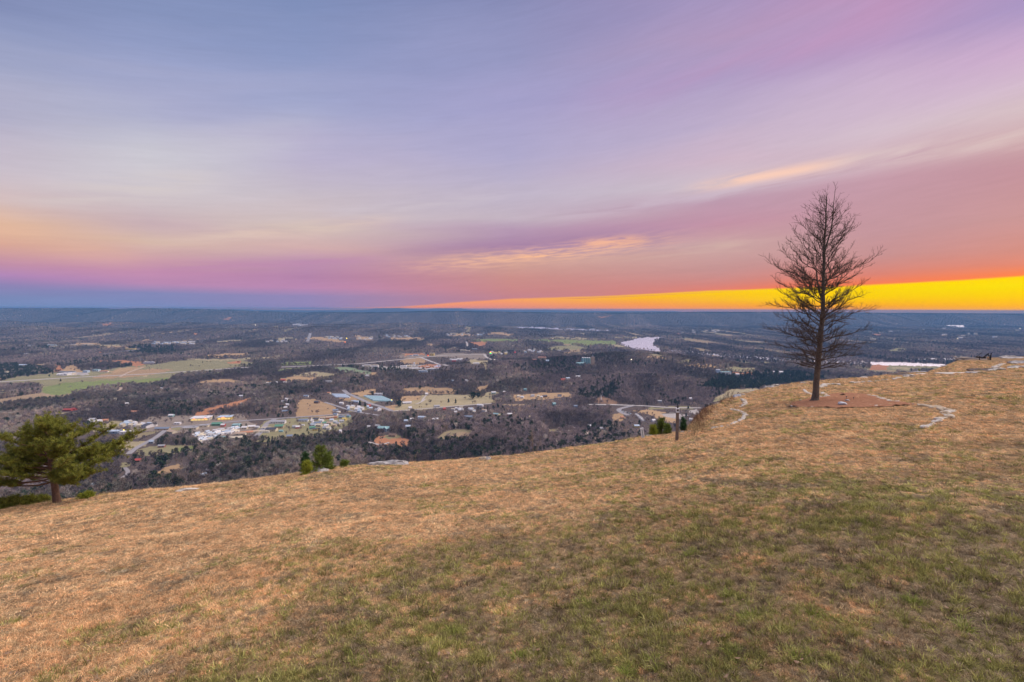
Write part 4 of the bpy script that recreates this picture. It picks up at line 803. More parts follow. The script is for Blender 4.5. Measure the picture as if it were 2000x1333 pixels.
# the big blue house has two gables
r = B(750, 841, 26, 14, 6, -8, 'slate', 'teal', 'big house with steep teal blue double gables in the bare woods', windows=4)
o = link_mesh('wing', WG, None, r, (6, -8, 0)); omat(o, bm_('slate')); o.scale = (10, 9, 6.4); o.rotation_euler = (0, 0, PI/2)
o = link_mesh('wing_roof', RG, None, r, (6, -8, 0)); omat(o, bm_('teal')); o.scale = (10, 9, 6.4); o.rotation_euler = (0, 0, PI/2)
for i in range(15):
    px = rng.uniform(876, 928); py = 797+rng.uniform(0, 10); c_ = ['white', 'white', 'cream', 'pale blue'][i % 4]
    B(px, py, rng.uniform(5, 10), 5, 3, rng.uniform(-20, 20), 'white', c_, '%s roofed small home in the scattered hamlet below the cemetery field' % c_, group='small homes below the cemetery field, %s roofs' % c_, name='cottage', cat='house')
for i in range(10):
    px = 1243+i*1.5+rng.uniform(-1, 1); py = 811+i*1.2+rng.uniform(-1, 1)
    B(px, py, 7, 3.5, 2.6, 20, 'white', 'white', 'white trailer parked in the short row left of the tan field', 'flat', 'trailer', 'trailer', 'trailers left of the tan field', windows=0)
for i in range(16):
    f = i/16; B(1210+f*24+rng.uniform(-2, 2), 803+f*6+rng.uniform(-1.5, 1.5), 4.5, 2, 1.5, 30, ['white', 'pale blue', 'dark', 'grey'][i % 4], ['white', 'pale blue', 'dark', 'grey'][i % 4], '%s car on the roadside car park' % ['white', 'pale blue', 'dark', 'grey'][i % 4], 'flat', 'parked_car', 'car', 'cars on the roadside car park, %s ones' % ['white', 'pale blue', 'dark', 'grey'][i % 4], windows=0)
# greenhouses
for i in range(11):
    f = i/10.0
    B(731+f*18.5-(1-f)*2, 775.4+f*9.2, 62, 7.4, 3.4, -7, 'white', 'teal' if i % 3 else 'pale blue', 'long pale green greenhouse tunnel in the block of parallel tunnels', 'tunnel', 'greenhouse', 'greenhouse', 'greenhouse tunnels side by side', clear=.6)
for i in range(4): B(662+i*2.5, 772+i*1.7, 46, 9, 3.6, -5, 'white', 'pale blue', 'long pale greenhouse tunnel left of the diagonal road', 'tunnel', 'greenhouse', 'greenhouse', 'greenhouse tunnels left of the diagonal road', clear=.6)
B(739, 771.5, 26, 10, 5, 0, 'white', 'white', 'white hall behind the greenhouse tunnels', 'flat', 'warehouse', 'warehouse')
# industry and shops farther off
for px, py, w_, l_, h_, a, b, lb in [(710, 716, 14, 14, 6, 'white', 'white', 'small white shed at the left end of the industrial strip'), (718, 716.5, 30, 18, 8, 'cream', 'white', 'cream white hall at the left end of the industrial strip'), (732, 716.5, 34, 18, 8, 'white', 'cream', 'white hall second from the left in the industrial strip'), (788, 718, 30, 18, 7, 'white', 'white', 'white hall in the middle of the industrial strip'),
     (799, 717, 26, 18, 7, 'cream', 'cream', 'cream hall in the middle of the industrial strip'), (815, 723, 40, 18, 7, 'cream', 'white', 'long cream warehouse below the industrial strip'), (809, 714, 8, 8, 14, 'white', 'white', 'narrow white tower in the industrial strip'), (826, 727.5, 36, 12, 6, 'pale blue', 'pale blue', 'long blue roofed shed at the foot of the wood, left one'), (846, 723, 44, 12, 6, 'pale blue', 'white', 'long blue roofed shed at the foot of the wood, right one'), (835, 719, 14, 14, 6, 'orange', 'white', 'white roofed shed on orange dirt'),
     (844, 695, 26, 18, 14, 'yellow', 'cream', 'tall yellow building beside the highway'), (835.5, 695.5, 12, 12, 9, 'red', 'red', 'red building left of the tall yellow one'), (828, 692, 12, 12, 7, 'cream', 'cream', 'cream building behind the red one'), (812, 695, 30, 14, 6, 'pale blue', 'pale blue', 'long pale blue roofed building beside the highway'), (803, 696, 16, 14, 6, 'white', 'grey', 'white building left of the long pale blue one'), (788, 694, 20, 12, 5, 'cream', 'tan', 'tan roofed building at the left of the highway shops'),
     (886.5, 707, 20, 14, 6, 'red', 'red', 'red building in the white row right of the diagonal road'), (905, 686, 40, 22, 8, 'cream', 'cream', 'broad cream building above the highway'), (913, 687, 30, 22, 6, 'tan', 'cream', 'tan building right of the broad cream one'), (927, 684, 34, 20, 8, 'slate', 'pale blue', 'pale blue roofed block above the highway'), (1059, 703, 44, 30, 14, 'tan', 'orange', 'large tan block left of the silos'), (1044, 704.5, 22, 20, 6, 'brick', 'orange', 'low brick building left of the large tan block'),
     (1069, 706.5, 14, 14, 5, 'pale blue', 'pale blue', 'pale blue shed right of the large tan block'), (1035, 686, 26, 16, 5, 'white', 'white', 'white house far off in the woods left of the green field'), (1093, 686, 26, 16, 6, 'white', 'white', 'white barn at the corner of the olive field'), (1417, 731, 38, 20, 9, 'white', 'teal', 'white and teal factory behind the wooded hill'), (1402, 728, 16, 14, 12, 'pale blue', 'white', 'pale blue block left of the white and teal factory'),
     (128, 733, 36, 24, 8, 'white', 'white', 'white hangar at the left of the airfield'), (139, 732, 26, 20, 8, 'cream', 'white', 'cream hangar second from the left at the airfield'), (120, 733.5, 26, 16, 5, 'white', 'white', 'low white hangar at the near left of the airfield'), (132, 728.5, 60, 12, 6, 'grey', 'slate', 'long grey shed behind the white hangars'), (169, 728, 18, 16, 8, 'pale blue', 'pale blue', 'pale blue block beside the airfield'), (187, 725.5, 18, 14, 8, 'pale blue', 'teal', 'blue building, left one of a pair above the airfield'),
     (192, 725.5, 12, 14, 8, 'pale blue', 'teal', 'blue building, right one of a pair above the airfield'), (204, 727, 30, 12, 4, 'white', 'orange', 'low orange roofed building above the airfield'), (292, 710, 50, 14, 7, 'white', 'white', 'long white buildings right of the clay hill'), (45, 715, 40, 20, 5, 'pale blue', 'pale blue', 'pale roofed house in the dark evergreens at the far left'), (13, 729, 14, 14, 7, 'cream', 'cream', 'cream house at the far left edge'), (52, 693, 26, 18, 6, 'white', 'white', 'small white house far out in the left woods'),
     (60, 676.5, 40, 20, 6, 'white', 'white', 'white building far off at the left, alone'), (142, 675, 40, 20, 6, 'cream', 'white', 'white building at the far tan field, left one'), (172, 674.5, 60, 20, 6, 'cream', 'white', 'white building at the far tan field, right one'), (100, 676, 60, 16, 5, 'pale blue', 'pale blue', 'pale roofed sheds far off at the left'), (255, 683, 60, 20, 6, 'yellow', 'yellow', 'yellow roofed building on the far slope'), (467, 708, 14, 12, 6, 'orange', 'orange', 'orange farmhouse above the highway'),
     (553, 745, 16, 12, 5, 'brick', 'red', 'barn with red roof at the tan field'), (525, 750.5, 20, 6, 4, 'white', 'white', 'long white trailer under the tan field'), (540, 749.5, 7, 6, 5, 'white', 'white', 'small white hut between the trailer and the red barn'), (557, 749, 12, 8, 4, 'tan', 'white', 'tan house right of the red barn'), (642, 747, 24, 10, 4, 'white', 'grey', 'white roofed farm building right of the tan fields'), (718, 735.5, 14, 8, 4, 'white', 'white', 'white shed on the tan field under the sage green one'),
     (1157, 645, 70, 40, 14, 'white', 'white', 'big white hall far off by the river'), (1333, 651, 20, 20, 10, 'cream', 'white', 'small white building at the end of the far pink field'), (1525, 729, 20, 14, 5, 'white', 'white', 'white shed right of the pine plantation, behind the bare tree'), (1510, 728, 14, 10, 4, 'cream', 'white', 'cream shed left of the white one behind the bare tree'), (1440, 733, 14, 10, 4, 'white', 'white', 'small white shed at the factory yard'), (930, 711.5, 26, 8, 4, 'white', 'white', 'long white trailer on the wood edge below the highway')]:
    B(px, py, w_, l_, h_, rng.uniform(-8, 12), a, b, lb, 'flat' if h_ > 5.5 else 'gable', 'farm_building' if ('farm' in lb or 'barn' in lb) else 'building', 'building')
for i in range(12): B(880+i*2.0+rng.uniform(-.5, .5), 703.5+rng.uniform(-.6, 1.2), 9, 12, 5, 5, 'white', 'white', 'white roofed house in the row right of the diagonal road', group='white houses in the row right of the diagonal road')
def specks(n, x0, x1, y0, y1, slope, label, group, w0=10, w1=22, cols=('white', 'pale blue', 'cream')):
    for i in range(n):
        f = rng.random(); px = x0+(x1-x0)*f; py = y0+slope*f+rng.uniform(0, y1-y0); c_ = cols[i % len(cols)]
        B(px, py, rng.uniform(w0, w1), 10, 5, rng.uniform(-20, 20), c_, c_, c_.capitalize()+' '+label, group=group+', '+c_+' ones', clear=2.2)
specks(34, 296, 378, 668, 673, 0, 'house in the far small town behind the airfield hills', 'houses of the far town behind the airfield hills', 16, 34)
specks(22, 636, 668, 657, 664, 1, 'house in the far settlement left of the straight road', 'houses of the far settlement left of the straight road', 12, 26)
specks(14, 700, 728, 657, 664, 1, 'house in the far settlement right of the straight road', 'houses of the far settlement right of the straight road', 12, 26, ('white', 'cream'))
specks(10, 520, 560, 666, 669, 0, 'house in the far row at the edge of the middle woods', 'houses in the far row in the middle woods', 14, 26)
specks(16, 745, 800, 655, 660, 0, 'house on the far fields at centre', 'houses on the far fields at centre', 14, 26); specks(18, 870, 960, 652, 657, 0, 'house on the far slope above the green field', 'houses on the far slope above the green field', 14, 26)
specks(10, 575, 600, 634, 637, 0, 'building at the foot of the far mountain at left centre', 'buildings at the foot of the far mountain', 30, 60, ('white',)); specks(12, 1340, 1420, 646, 650, 0, 'house at the foot of the far mountain beyond the river', 'houses at the foot of the far mountain beyond the river', 20, 40, ('white', 'cream'))
specks(12, 1700, 2000, 638, 665, 0, 'farm building in the far woods at the right', 'farm buildings in the far woods at the right', 20, 50, ('white', 'cream')); specks(10, 1020, 1060, 683, 690, 0, 'house in the woods left of the silos', 'houses in the woods left of the silos', 10, 18)
specks(12, 955, 990, 688, 693, 1, 'shop beside the lit highway sign', 'shops beside the lit highway sign', 8, 18, ('cream', 'yellow', 'white')); specks(14, 240, 296, 826, 838, 2, 'small house left of the lit stores', 'small houses left of the lit stores', 5, 9); specks(14, 675, 745, 795, 806, 4, 'small house around the red roofed shop', 'small houses around the red roofed shop', 5, 9)
# silos
def lathe(prof, n=20, cap=True):
    V = [(r_*math.cos(2*PI*i/n), r_*math.sin(2*PI*i/n), z_) for r_, z_ in prof for i in range(n)]; Fc = []
    for k in range(len(prof)-1):
        for i in range(n): Fc.append((k*n+i, k*n+(i+1) % n, (k+1)*n+(i+1) % n, (k+1)*n+i))
    if cap: Fc.append(tuple(range(n-1, -1, -1))); Fc.append(tuple((len(prof)-1)*n+i for i in range(n)))
    return V, Fc
sil = poly_mesh('body', *lathe([(5.2, -3), (5.2, 25), (5.4, 25.1), (5.4, 25.8)])); silr = poly_mesh('roof', *lathe([(5.5, 25.81), (2, 28), (.7, 28.4), (.7, 29.2)]))
for i, nm in enumerate(['leftmost', 'second from the left', 'second from the right', 'rightmost']):
    x, y, z = on_valley(1138+i*4.3, 711); r = empty('silo', (x, y, z), label='pale green grain silo, %s of the four in a row' % nm, cat='silo', group='row of four grain silos')
    link_mesh('body', sil, bm_('teal'), r); link_mesh('roof', silr, bm_('white'), r); clear_at(1138+i*4.3, 711, 8, 3)
x, y, z = on_valley(1157.5, 712.5); r = empty('elevator_tower', (x, y, z), label='tall tan square elevator tower right of the four silos', cat='tower'); clear_at(1157, 712.5, 8, 3)
link_mesh('tower', poly_mesh('tower', *box_np(-7, 7, -6, 6, -3, 33)), bm_('tan'), r); link_mesh('head_house', poly_mesh('head_house', *merge([box_np(-2.5, 2.5, -3, 3, 33.01, 38), box_np(-.4, .4, -.4, .4, 38.01, 46)])), bm_('grey'), r)
x, y, z = on_valley(1133, 713); r = empty('silo_shed', (x, y, z), label='low green shed in front of the silos', cat='shed'); o = link_mesh('wall', WG, None, r); omat(o, bm_('teal')); o.scale = (34, 14, 7); o = link_mesh('roof', RG, None, r); omat(o, bm_('teal')); o.scale = (34, 14, 7)
# monument on its knoll
x, y, z = on_valley(1174, 781); r = empty('monument', (x, y, z), label='slender white pointed monument on a brown knoll', cat='monument'); clear_at(1174, 781, 10, 5)
link_mesh('plinth', poly_mesh('plinth', *box_np(-1.6, 1.6, -1.6, 1.6, -1, 1.4)), bm_('white'), r); link_mesh('shaft', poly_mesh('shaft', *lathe([(1.5, 1.41), (.75, 13.0), (.05, 15.5)], 4)), bm_('white'), r)
# lit signs, tower light
def sign(px, py, h_, sz, m, label, extra=None, cat='sign'):
    x, y, z = on_valley(px, py); r = empty('lit_sign', (x, y, z), label=label, cat=cat); clear_at(px, py, 4, 3)
    link_mesh('pole', poly_mesh('pole', *lathe([(.4, -1), (.3, h_)], 8)), bm_('grey'), r); link_mesh('panel', poly_mesh('panel', *box_np(-sz, sz, -.4, .4, h_, h_+sz*1.5)), m, r)
    if extra: link_mesh('panel', poly_mesh('panel', *box_np(-sz, sz, -.4, .4, h_+sz*1.5+.05, h_+sz*2.6)), extra, r)
sign(765, 785, 4.5, 1.1, m_lampy, 'yellow lit sign at the right corner of the greenhouse block'); sign(958, 694, 9, 4.2, m_lampg, 'tall green and orange lit sign beside the highway bend', m_lampo); sign(1006, 699, 30, 1.6, m_lampr, 'mast with a red light above the woods', cat='mast')
sign(242, 846, 6, .9, m_lampy, 'yellow lamp beside the white roofed building'); sign(569, 855, 4, .6, m_lampy, 'yellow lamp beside the slate roofed house on the green'); sign(677, 664, 10, 4, m_lampy, 'far yellow sign at the left of the straight road'); sign(674, 671, 8, 3.2, m_lampo, 'far orange lights at the near end of the straight road')
sign(1233, 707, 9, 1.8, m_lampw, 'small white light above the hill wood right of the silos'); sign(1870, 664, 10, 3, m_lampw, 'tiny white light in the far right woods'); sign(1992, 644, 10, 4, m_lampw, 'tiny white light at the far right edge'); sign(499, 638, 14, 4, m_lampw, 'tiny white light at the foot of the far mountain at left'); sign(836, 698, 7, 2.2, m_lampo, 'orange red light before the red building'); sign(966, 706, 7, 1.6, m_lampw, 'white lamp below the highway bend')

# ------------------------------------------------------------------ single trees one can pick out in the valley
def real_tree(px, py, hpx, pr, tint, name, label, cat='tree', fat=1.0, group=None):
    x, y, z = on_valley(px, py); s = hpx/F*y/12.0
    me = bpy.data.meshes.new(name); src = pr.data
    r = empty(name, (x, y, z-.3), rng.uniform(0, 6), label=label, cat=cat, group=group)
    o = link_mesh('crown', src.copy(), None, r); o.scale = (s*fat, s*fat, s)
    o.data.materials.clear(); o.data.materials.append(tint_mat('crown_%s' % name, own=(*tint, 1)))
    tr = link_mesh('trunk', poly_mesh('trunk', *lathe([(.34*s, -2), (.2*s, 6*s), (.05, 10*s)], 7)), mat('bark_valley', (.2, .16, .14), 1.0), r)
    clear_at(px, py, hpx*.5, 2)
EVC = (.040, .062, .030)
for px, py, h_, k, fat, lb in [(315, 917, 30, 2, 1.5, 'broad dark evergreen, upper of two above the lawn edge at left'), (301, 943, 26, 3, 1.4, 'round dark evergreen, lower of two above the lawn edge at left'), (263, 898, 13, 2, 1.5, 'small dark evergreen beside the red roofed house'), (567, 811, 10, 3, 1.3, 'dark round tree at the left edge of the brown field'),
   (544, 815, 8, 2, 1.5, 'dark bush like tree left of the brown field'), (703, 794, 13, 0, 1.3, 'dark cedar below the greenhouse block, left one'), (713, 795, 11, 1, 1.2, 'dark cedar below the greenhouse block, right one'), (876, 787, 9, 0, 1.3, 'small cone shaped evergreen alone in the cemetery field'), (890, 789, 11, 0, 1.0, 'pointed evergreen right of the cone shaped one in the cemetery field'),
   (923, 780, 15, 2, 1.8, 'large dark evergreen at the top of the cemetery field'), (934, 777, 11, 3, 1.5, 'dark evergreen right behind the large one of the cemetery field'), (780, 795, 14, 2, 1.9, 'dark spreading evergreen at the corner of the greenhouse yard'), (1249, 831, 12, 0, 1.4, 'dark cone shaped evergreen above the white marker'), (1340, 816, 10, 0, 1.3, 'small dark cedar right of the post'),
   (1344, 799, 7, 1, 1.8, 'dark clump of cedars beside the far road'), (710, 766, 5, 0, 1.2, 'tiny evergreen on the tan field behind the greenhouses'), (820, 760, 7, 2, 1.7, 'dark round tree on the brown field above the cemetery'), (1045, 802, 12, 0, 1.0, 'dark spruce in bare woods below the hillfoot row'), (488, 896, 14, 2, 1.3, 'dark evergreen at the left of the field below the trailers'), (240, 921, 9, 0, 1.0, 'narrow dark cedar above the big pine')]:
    real_tree(px, py, h_, PE[k], EVC, 'evergreen_tree', lb, fat=fat)
for px, py, h_, tn, lb in [(427, 922, 19, (.62, .55, .50), 'pale white barked bare tree in the woods at left'), (620, 809, 10, (.22, .17, .15), 'spreading bare tree alone in the brown field'), (938 if False else 840, 789, 10, (.2, .17, .15), 'bare tree in the left of the cemetery field')]:
    real_tree(px, py, h_, PB[1], tn, 'bare_field_tree', lb, fat=1.3)

# ------------------------------------------------------------------ the woods
P = []; SC = []; 
bands = [(440, 950, 8.0, 1.2), (950, 1300, 7.8, 1.08), (1300, 1700, 7.6, 1.0), (1700, 2600, 9.5, 1.08), (2600, 4200, 14.0, 1.2), (4200, 6200, 21, 1.45), (6200, 8700, 31, 1.7), (8700, 11000, 38, 1.9)]
rim_px = np.array([p for p, _, _ in RIM], float); rim_py = np.array([y for _, y, _ in RIM], float)
TP = []; TS = []; TT = []; TI = []
for (d0, d1, step, s_) in bands:
    ys = np.arange(d0, d1, step); 
    for y0 in ys:
        n = int(2*1.2*y0/step); x = (np.arange(n)/n-.5)*2*1.2*y0
        P.append(np.stack([x+rng.uniform(-.5, .5, n)*step, y0+rng.uniform(-.5, .5, n)*step, np.full(n, s_)], 1))
P = np.concatenate(P); x, y, s_ = P[:, 0], P[:, 1], P[:, 2]
z = terr(x, y); px, py = pix_of(x, y, z)
pd = samp(den, px, py); lx, ly = pix_of(x, y, z+14*s_)
keep = (rng.random(len(x)) < pd) & (ly < np.interp(px, rim_px, rim_py)+6) & (px > -250) & (px < 2250)
# natural thinning
keep &= ~meadow(x, y, px, py)[0]
keep &= rng.random(len(x)) < 0.72+0.6*fbm(x/60, y/60, 101, 2)
x, y, z, s_, px, py = (q[keep] for q in (x, y, z, s_, px, py)); n = len(x)
ev = samp(evr, px, py); en = fbm(x/170, y/170, 111, 4, 0.55); near = 0.03+0.34*smo(en, 0.58, 0.68)
pe = np.where(ev > 0, ev, near*np.where(y > 5000, 0.7, 1.0)); pe = np.where(y > 10000, .5, pe); isE = rng.random(n) < pe
pal = np.array([[.30, .24, .215], [.26, .215, .21], [.36, .285, .225], [.34, .31, .25], [.25, .205, .20], [.55, .49, .42]])
wq = fbm(x/260, y/260, 121, 3); pi = np.clip((wq*7.5-1.6+rng.normal(0, .8, n)), 0, 4.4).astype(int); pi = np.where(rng.random(n) < 0.014, 5, pi)
big = (0.60+0.85*smo(fbm(x/150, y/(120+y*.03), 141, 3), .3, .7))*(0.8+.4*fbm(x/700, y/1600, 143, 3))
tint = 1.05*pal[pi]*((0.72+0.56*rng.random(n))*big)[:, None]*np.where(y > 8000, .50+.85*smo(fbm(x/520, y/1500, 147, 3), .3, .7), 1.0)[:, None]  # far ridge trees: light and dark folds of the relief painted into tint
te = np.array([.072, .096, .055])*(0.65+0.7*rng.random(n))[:, None]; te[:, 0] += 0.02*rng.random(n)
tint = np.where(isE[:, None], te, tint)
idx = np.where(isE, len(PB)+np.where(rng.random(n) < .75, rng.integers(2, 4, n), rng.integers(0, 2, n)), rng.integers(0, len(PB), n))
ss = s_*rng.uniform(0.62, 1.4, n)*np.where(isE, 0.95, 1.0)
dens_low = samp(den, px, py) < 0.5; ss = ss*np.where(dens_low, 0.75, 1.0)
sc3 = np.stack([ss*1.1, ss*1.1, ss*np.where(y > 4200, 0.75, 1.0)], 1)
wd = scatter('woodland', PB+PE, np.stack([x, y, z-.3], 1), rng.uniform(0, 2*PI, n), sc3, tint, idx); tag(wd, kind='stuff')
print('woodland trees', n)

# ------------------------------------------------------------------ stones and ledges on the hilltop
def rock_np(seed, sub=2, flat=0.5, rough=0.25):
    bm = bmesh.new(); bmesh.ops.create_icosphere(bm, subdivisions=sub, radius=0.5); V = np.array([v.co[:] for v in bm.verts]); Fc = [[v.index for v in f.verts] for f in bm.faces]; bm.free()
    r_ = np.random.default_rng(seed)
    for _ in range(7):
        nrm = unit(r_.normal(size=3)); d_ = r_.uniform(0.26, 0.42); q = V@nrm; V = V-np.outer(np.maximum(q-d_, 0), nrm)
    V += (np.stack([fbm(V[:, 0]*5+seed, V[:, 1]*5+V[:, 2]*3, seed+i, 2) for i in range(3)], 1)-.5)*rough*0.4
    V[:, 2] *= flat*2; return V, Fc
RK = [poly_mesh('stone', *rock_np(k, 2, f)) for k, f in enumerate([.5, .42, .46, .38, .5, .4])]
SLB = [poly_mesh('rock_slab', *rock_np(20+k, 3, .22, .85)) for k in range(5)]
m_stone = mat('sandstone_pale', (.50, .46, .38), .95, var=1, scale=3, col2=(.74, .70, .62), bump=.02, detail=8); m_stone2 = mat('sandstone_buff', (.44, .34, .22), .95, var=1, scale=4, col2=(.66, .58, .44), bump=.02, detail=8)
m_ledge = mat('ledge_lichen', (.16, .155, .15), .95, var=1, scale=6.5, col2=(.70, .67, .63), bump=.03, detail=10); m_dkrock = mat('ledge_dark', (.09, .075, .07), .95, var=1, scale=3, col2=(.22, .18, .16), bump=.03, detail=8)
m_blueish = mat('boulder_blue_grey', (.42, .46, .50), .95, var=1, scale=4, col2=(.66, .68, .70), bump=.02, detail=8)
def stone_line(name, pts, size, label, cat='stone edging', gap=0.62, m=None):
    ws = [on_lawn(*p) for p in pts]; x0, y0, z0 = ws[0]; root = empty(name, (x0, y0, z0), label=label, cat=cat)
    carry = 0.0
    for (xa, ya, _), (xb, yb, _) in zip(ws[:-1], ws[1:]):
        Ln = math.hypot(xb-xa, yb-ya); t = carry
        while t < Ln:
            s = .52*size*rng.uniform(.6, 1.4); X_ = xa+(xb-xa)*t/Ln+rng.normal(0, .09*size); Y_ = ya+(yb-ya)*t/Ln+rng.normal(0, .10*size)
            Z_ = float(lawn_z(np.array([X_]), np.array([Y_]))[0]); me = RK[int(rng.integers(0, 6))]
            o = link_mesh('stone', me, None, root, (X_-x0, Y_-y0, Z_-z0+s*.06)); omat(o, m or (m_stone if rng.random() < .7 else m_stone2)); o.scale = (s*1.25, s, s*.75); o.rotation_euler = (0, 0, math.atan2(yb-ya, xb-xa)+rng.normal(0, .3))
            t += s*1.25*gap*rng.uniform(1.0, 1.8)
        carry = t-Ln
    return root
stone_line('stone_edging', [(1403, 836), (1425, 831.5), (1440, 826), (1451, 819), (1455, 813), (1452, 808), (1446, 805), (1436, 802), (1429, 801)], .30, 'curved line of pale stones hooking left on the slope behind the post')
stone_line('stone_edging', [(1446, 796), (1455, 792), (1457, 787), (1453, 782), (1447, 780)], .34, 'short curved line of pale stones below the grey slab at the rim')
stone_line('stone_edging', [(1550, 794.5), (1560, 795.5), (1575, 796), (1590, 796.5)], .24, 'low row of stones along the front left of the mulch bed')
stone_line('stone_edging', [(1571, 762), (1573, 766), (1578, 769), (1588, 772)], .30, 'short arc of stones on the left behind the bare tree')
stone_line('stone_edging', [(1596, 768), (1606, 769), (1614, 773), (1616, 776), (1606, 777), (1598, 775)], .34, 'little ring of pale flat stones right behind the bare tree')
stone_line('stone_edging', [(1697, 773), (1712, 776), (1725, 781), (1740, 785), (1758, 788), (1775, 790), (1785, 792)], .28, 'line of small pale stones along the back of the mulch bed')
stone_line('stone_edging', [(1798, 792), (1820, 797), (1842, 803), (1858, 804)], .36, 'row of stones running on right from the mulch bed', m=m_stone2)
stone_line('stone_edging', [(1856, 805), (1846, 811), (1852, 817), (1836, 822), (1826, 827), (1815, 832), (1808, 836)], .34, 'zigzag line of pale stones coming down the slope at right')
stone_line('stone_edging', [(1665, 749), (1690, 747), (1720, 744), (1745, 742), (1760, 739)], .5, 'long row of pale flat stones behind the bare tree near the rim', gap=.75)
stone_line('stone_edging', [(1600, 758), (1612, 753), (1625, 751), (1640, 752)], .55, 'heaped pale stones behind the bare tree near the rim')
stone_line('stone_edging', [(1962, 712), (1950, 715), (1941, 719)], .6, 'short pale stone path on the far right mound')
def slab(px, py, w_, l_, h_, rot, m, label, i, up=0.0):
    x, y, z = on_lawn(px, py); o = link_mesh('rock_slab', SLB[i % 5], None, None, (x, y, z+up)); omat(o, m); o.scale = (w_, l_, h_*2.9); o.rotation_euler = (0, 0, math.radians(rot)); tag(o, label, 'rock', 'rock ledges at the rim'); return o
slab(742, 909.5, .95, .5, .24, 4, m_ledge, 'broad lichen grey rock ledge at the rim, left half of the largest one', 0); slab(772, 908.5, 1.05, .5, .26, -3, m_ledge, 'broad lichen grey rock ledge at the rim, right half of the largest one', 1)
slab(624, 921, .75, .45, .2, 8, m_ledge, 'lichen grey rock ledge beside the two young pines', 2); slab(368, 958, .75, .35, .10, 12, m_stone, 'thin pale flat rock at the left rim', 3); slab(594, 925, .3, .25, .1, 0, m_stone, 'small pale rock left of the ledge by the young pines', 4)
slab(945, 898.5, .40, .3, .17, 0, m_stone2, 'small tan rock at the rim in the centre', 0); slab(952, 898, .3, .3, .16, 0, m_ledge, 'small grey rock right of the tan one at the centre rim', 1)
slab(1441, 776, .55, .6, .35, 10, m_blueish, 'blue grey slab at the rim above the curved stones', 2); slab(1449, 773, .5, .4, .2, 0, m_stone, 'pale rock right of the blue grey slab', 3); slab(1398, 790, .25, .2, .1, 0, m_stone, 'small pale rock on the brushy rim, lower one', 4); slab(1402, 784.5, .35, .25, .12, 20, m_stone, 'small pale rock on the brushy rim, upper one', 0)
slab(1471, 765, .5, .4, .16, 10, m_stone, 'pale flat rock at the rim left of the bare tree', 1); slab(1503, 757.5, .9, .5, .28, 8, m_ledge, 'long pale ledge at the rim left of the bare tree', 2); slab(1514, 755.5, .7, .5, .3, 0, m_stone, 'pale ledge block right of the long one at the rim', 3); slab(1462, 768, .4, .3, .14, 0, m_stone2, 'buff rock on the rim above the curved stones', 4)
slab(1568, 748.5, .5, .4, .14, 0, m_stone, 'small pale rock on the rim just left of the trunk', 0); slab(1688, 738, .7, .5, .15, 0, m_stone, 'small pale rock on the rim right of the trunk', 1)
slab(1760, 733, 2.4, 1.6, .30, -6, m_dkrock, 'wide dark rock patch near the rim, right of the bare tree', 2); slab(1776, 736.5, 1.2, .8, .34, 10, m_stone, 'bright pale rock in front of the dark rock patch', 3); slab(1802, 731.5, 1.3, .7, .16, 14, m_stone, 'pale flat rock right of the dark rock patch', 4); slab(1795, 727.5, 1.6, .8, .22, 8, m_ledge, 'grey ledge beside the green sapling', 0)
slab(1872, 729.5, 3.0, 1.0, .10, 0, m_stone, 'long flat pale rock strip across the far right lawn', 1); slab(1920, 724.5, 2.2, 1.4, .30, 3, m_dkrock, 'dark rock patch on the far right lawn', 2); slab(1948, 724, 1.3, .9, .34, 0, m_stone, 'white rock right of the dark patch on the far lawn', 3); slab(1908, 728.5, 1.4, .7, .15, 0, m_ledge, 'grey rock below the dark patch on the far lawn', 4)
slab(1846, 716, 1.0, 1.0, .2, 0, m_ledge, 'grey rock on the shoulder of the far mound', 0); slab(1980, 700, 3.2, 1.6, .3, 2, m_ledge, 'grey rock shelf at the far right edge', 1); slab(1996, 710, 2.4, 1.6, .5, 2, m_ledge, 'pale broken rock at the far right edge below the shelf', 2); slab(1990, 719, 1.6, 1.2, .3, 0, m_stone, 'pale rock at the far right edge, lowest one', 3)
slab(1905, 702.5, 4.5, 2.0, .34, 0, m_dkrock, 'dark rock shelf under the dark metal thing', 4); slab(1882, 702.5, 2.6, 1.6, .3, 0, m_ledge, 'grey rock shelf left of the dark metal thing', 2); slab(1970, 697, 2.6, 1.4, .34, 0, m_ledge, 'pale rock on the skyline at the far right', 3)
slab(1335, 845, .3, .2, .09, 0, m_stone, 'small white stone right of the post at the rim', 1); slab(1349, 843, .2, .15, .06, 0, m_stone, 'tiny white stone right of the post at the rim', 2); slab(1397, 837, .3, .2, .10, 10, m_stone, 'white stone at the left end of the curved stone line', 3); slab(1276, 851, .6, .25, .07, 6, m_stone, 'thin pale stone between the marker and the post', 4)
def rock(px, py, w_, h_, m, label, i=0):
    x, y, z = on_lawn(px, py); o = link_mesh('boulder', RK[i], None, None, (x, y, z+h_*.3)); omat(o, m); o.scale = (w_, w_*.8, h_*1.25); o.rotation_euler = (0, 0, rng.uniform(0, 1)); tag(o, label, 'rock')
rock(1645, 793, .36, .2, m_blueish, 'pale blue grey boulder at the front of the mulch bed', 0); rock(1655, 785.5, .2, .13, m_ledge, 'small greenish boulder in the mulch bed between the little lamps', 1); rock(1701, 793.5, .2, .08, m_stone2, 'flat buff stone in the mulch bed, left of three', 3); rock(1712, 795, .24, .08, m_stone, 'flat pale stone in the mulch bed, middle of three', 5); rock(1722, 793.5, .24, .08, m_stone2, 'flat tan stone in the mulch bed, right of three', 3)
rock(1672, 796, .14, .06, m_stone, 'tiny pale stone at the front edge of the mulch', 4); rock(1563, 783, .16, .07, m_ledge, 'small grey stone left of the trunk', 5)

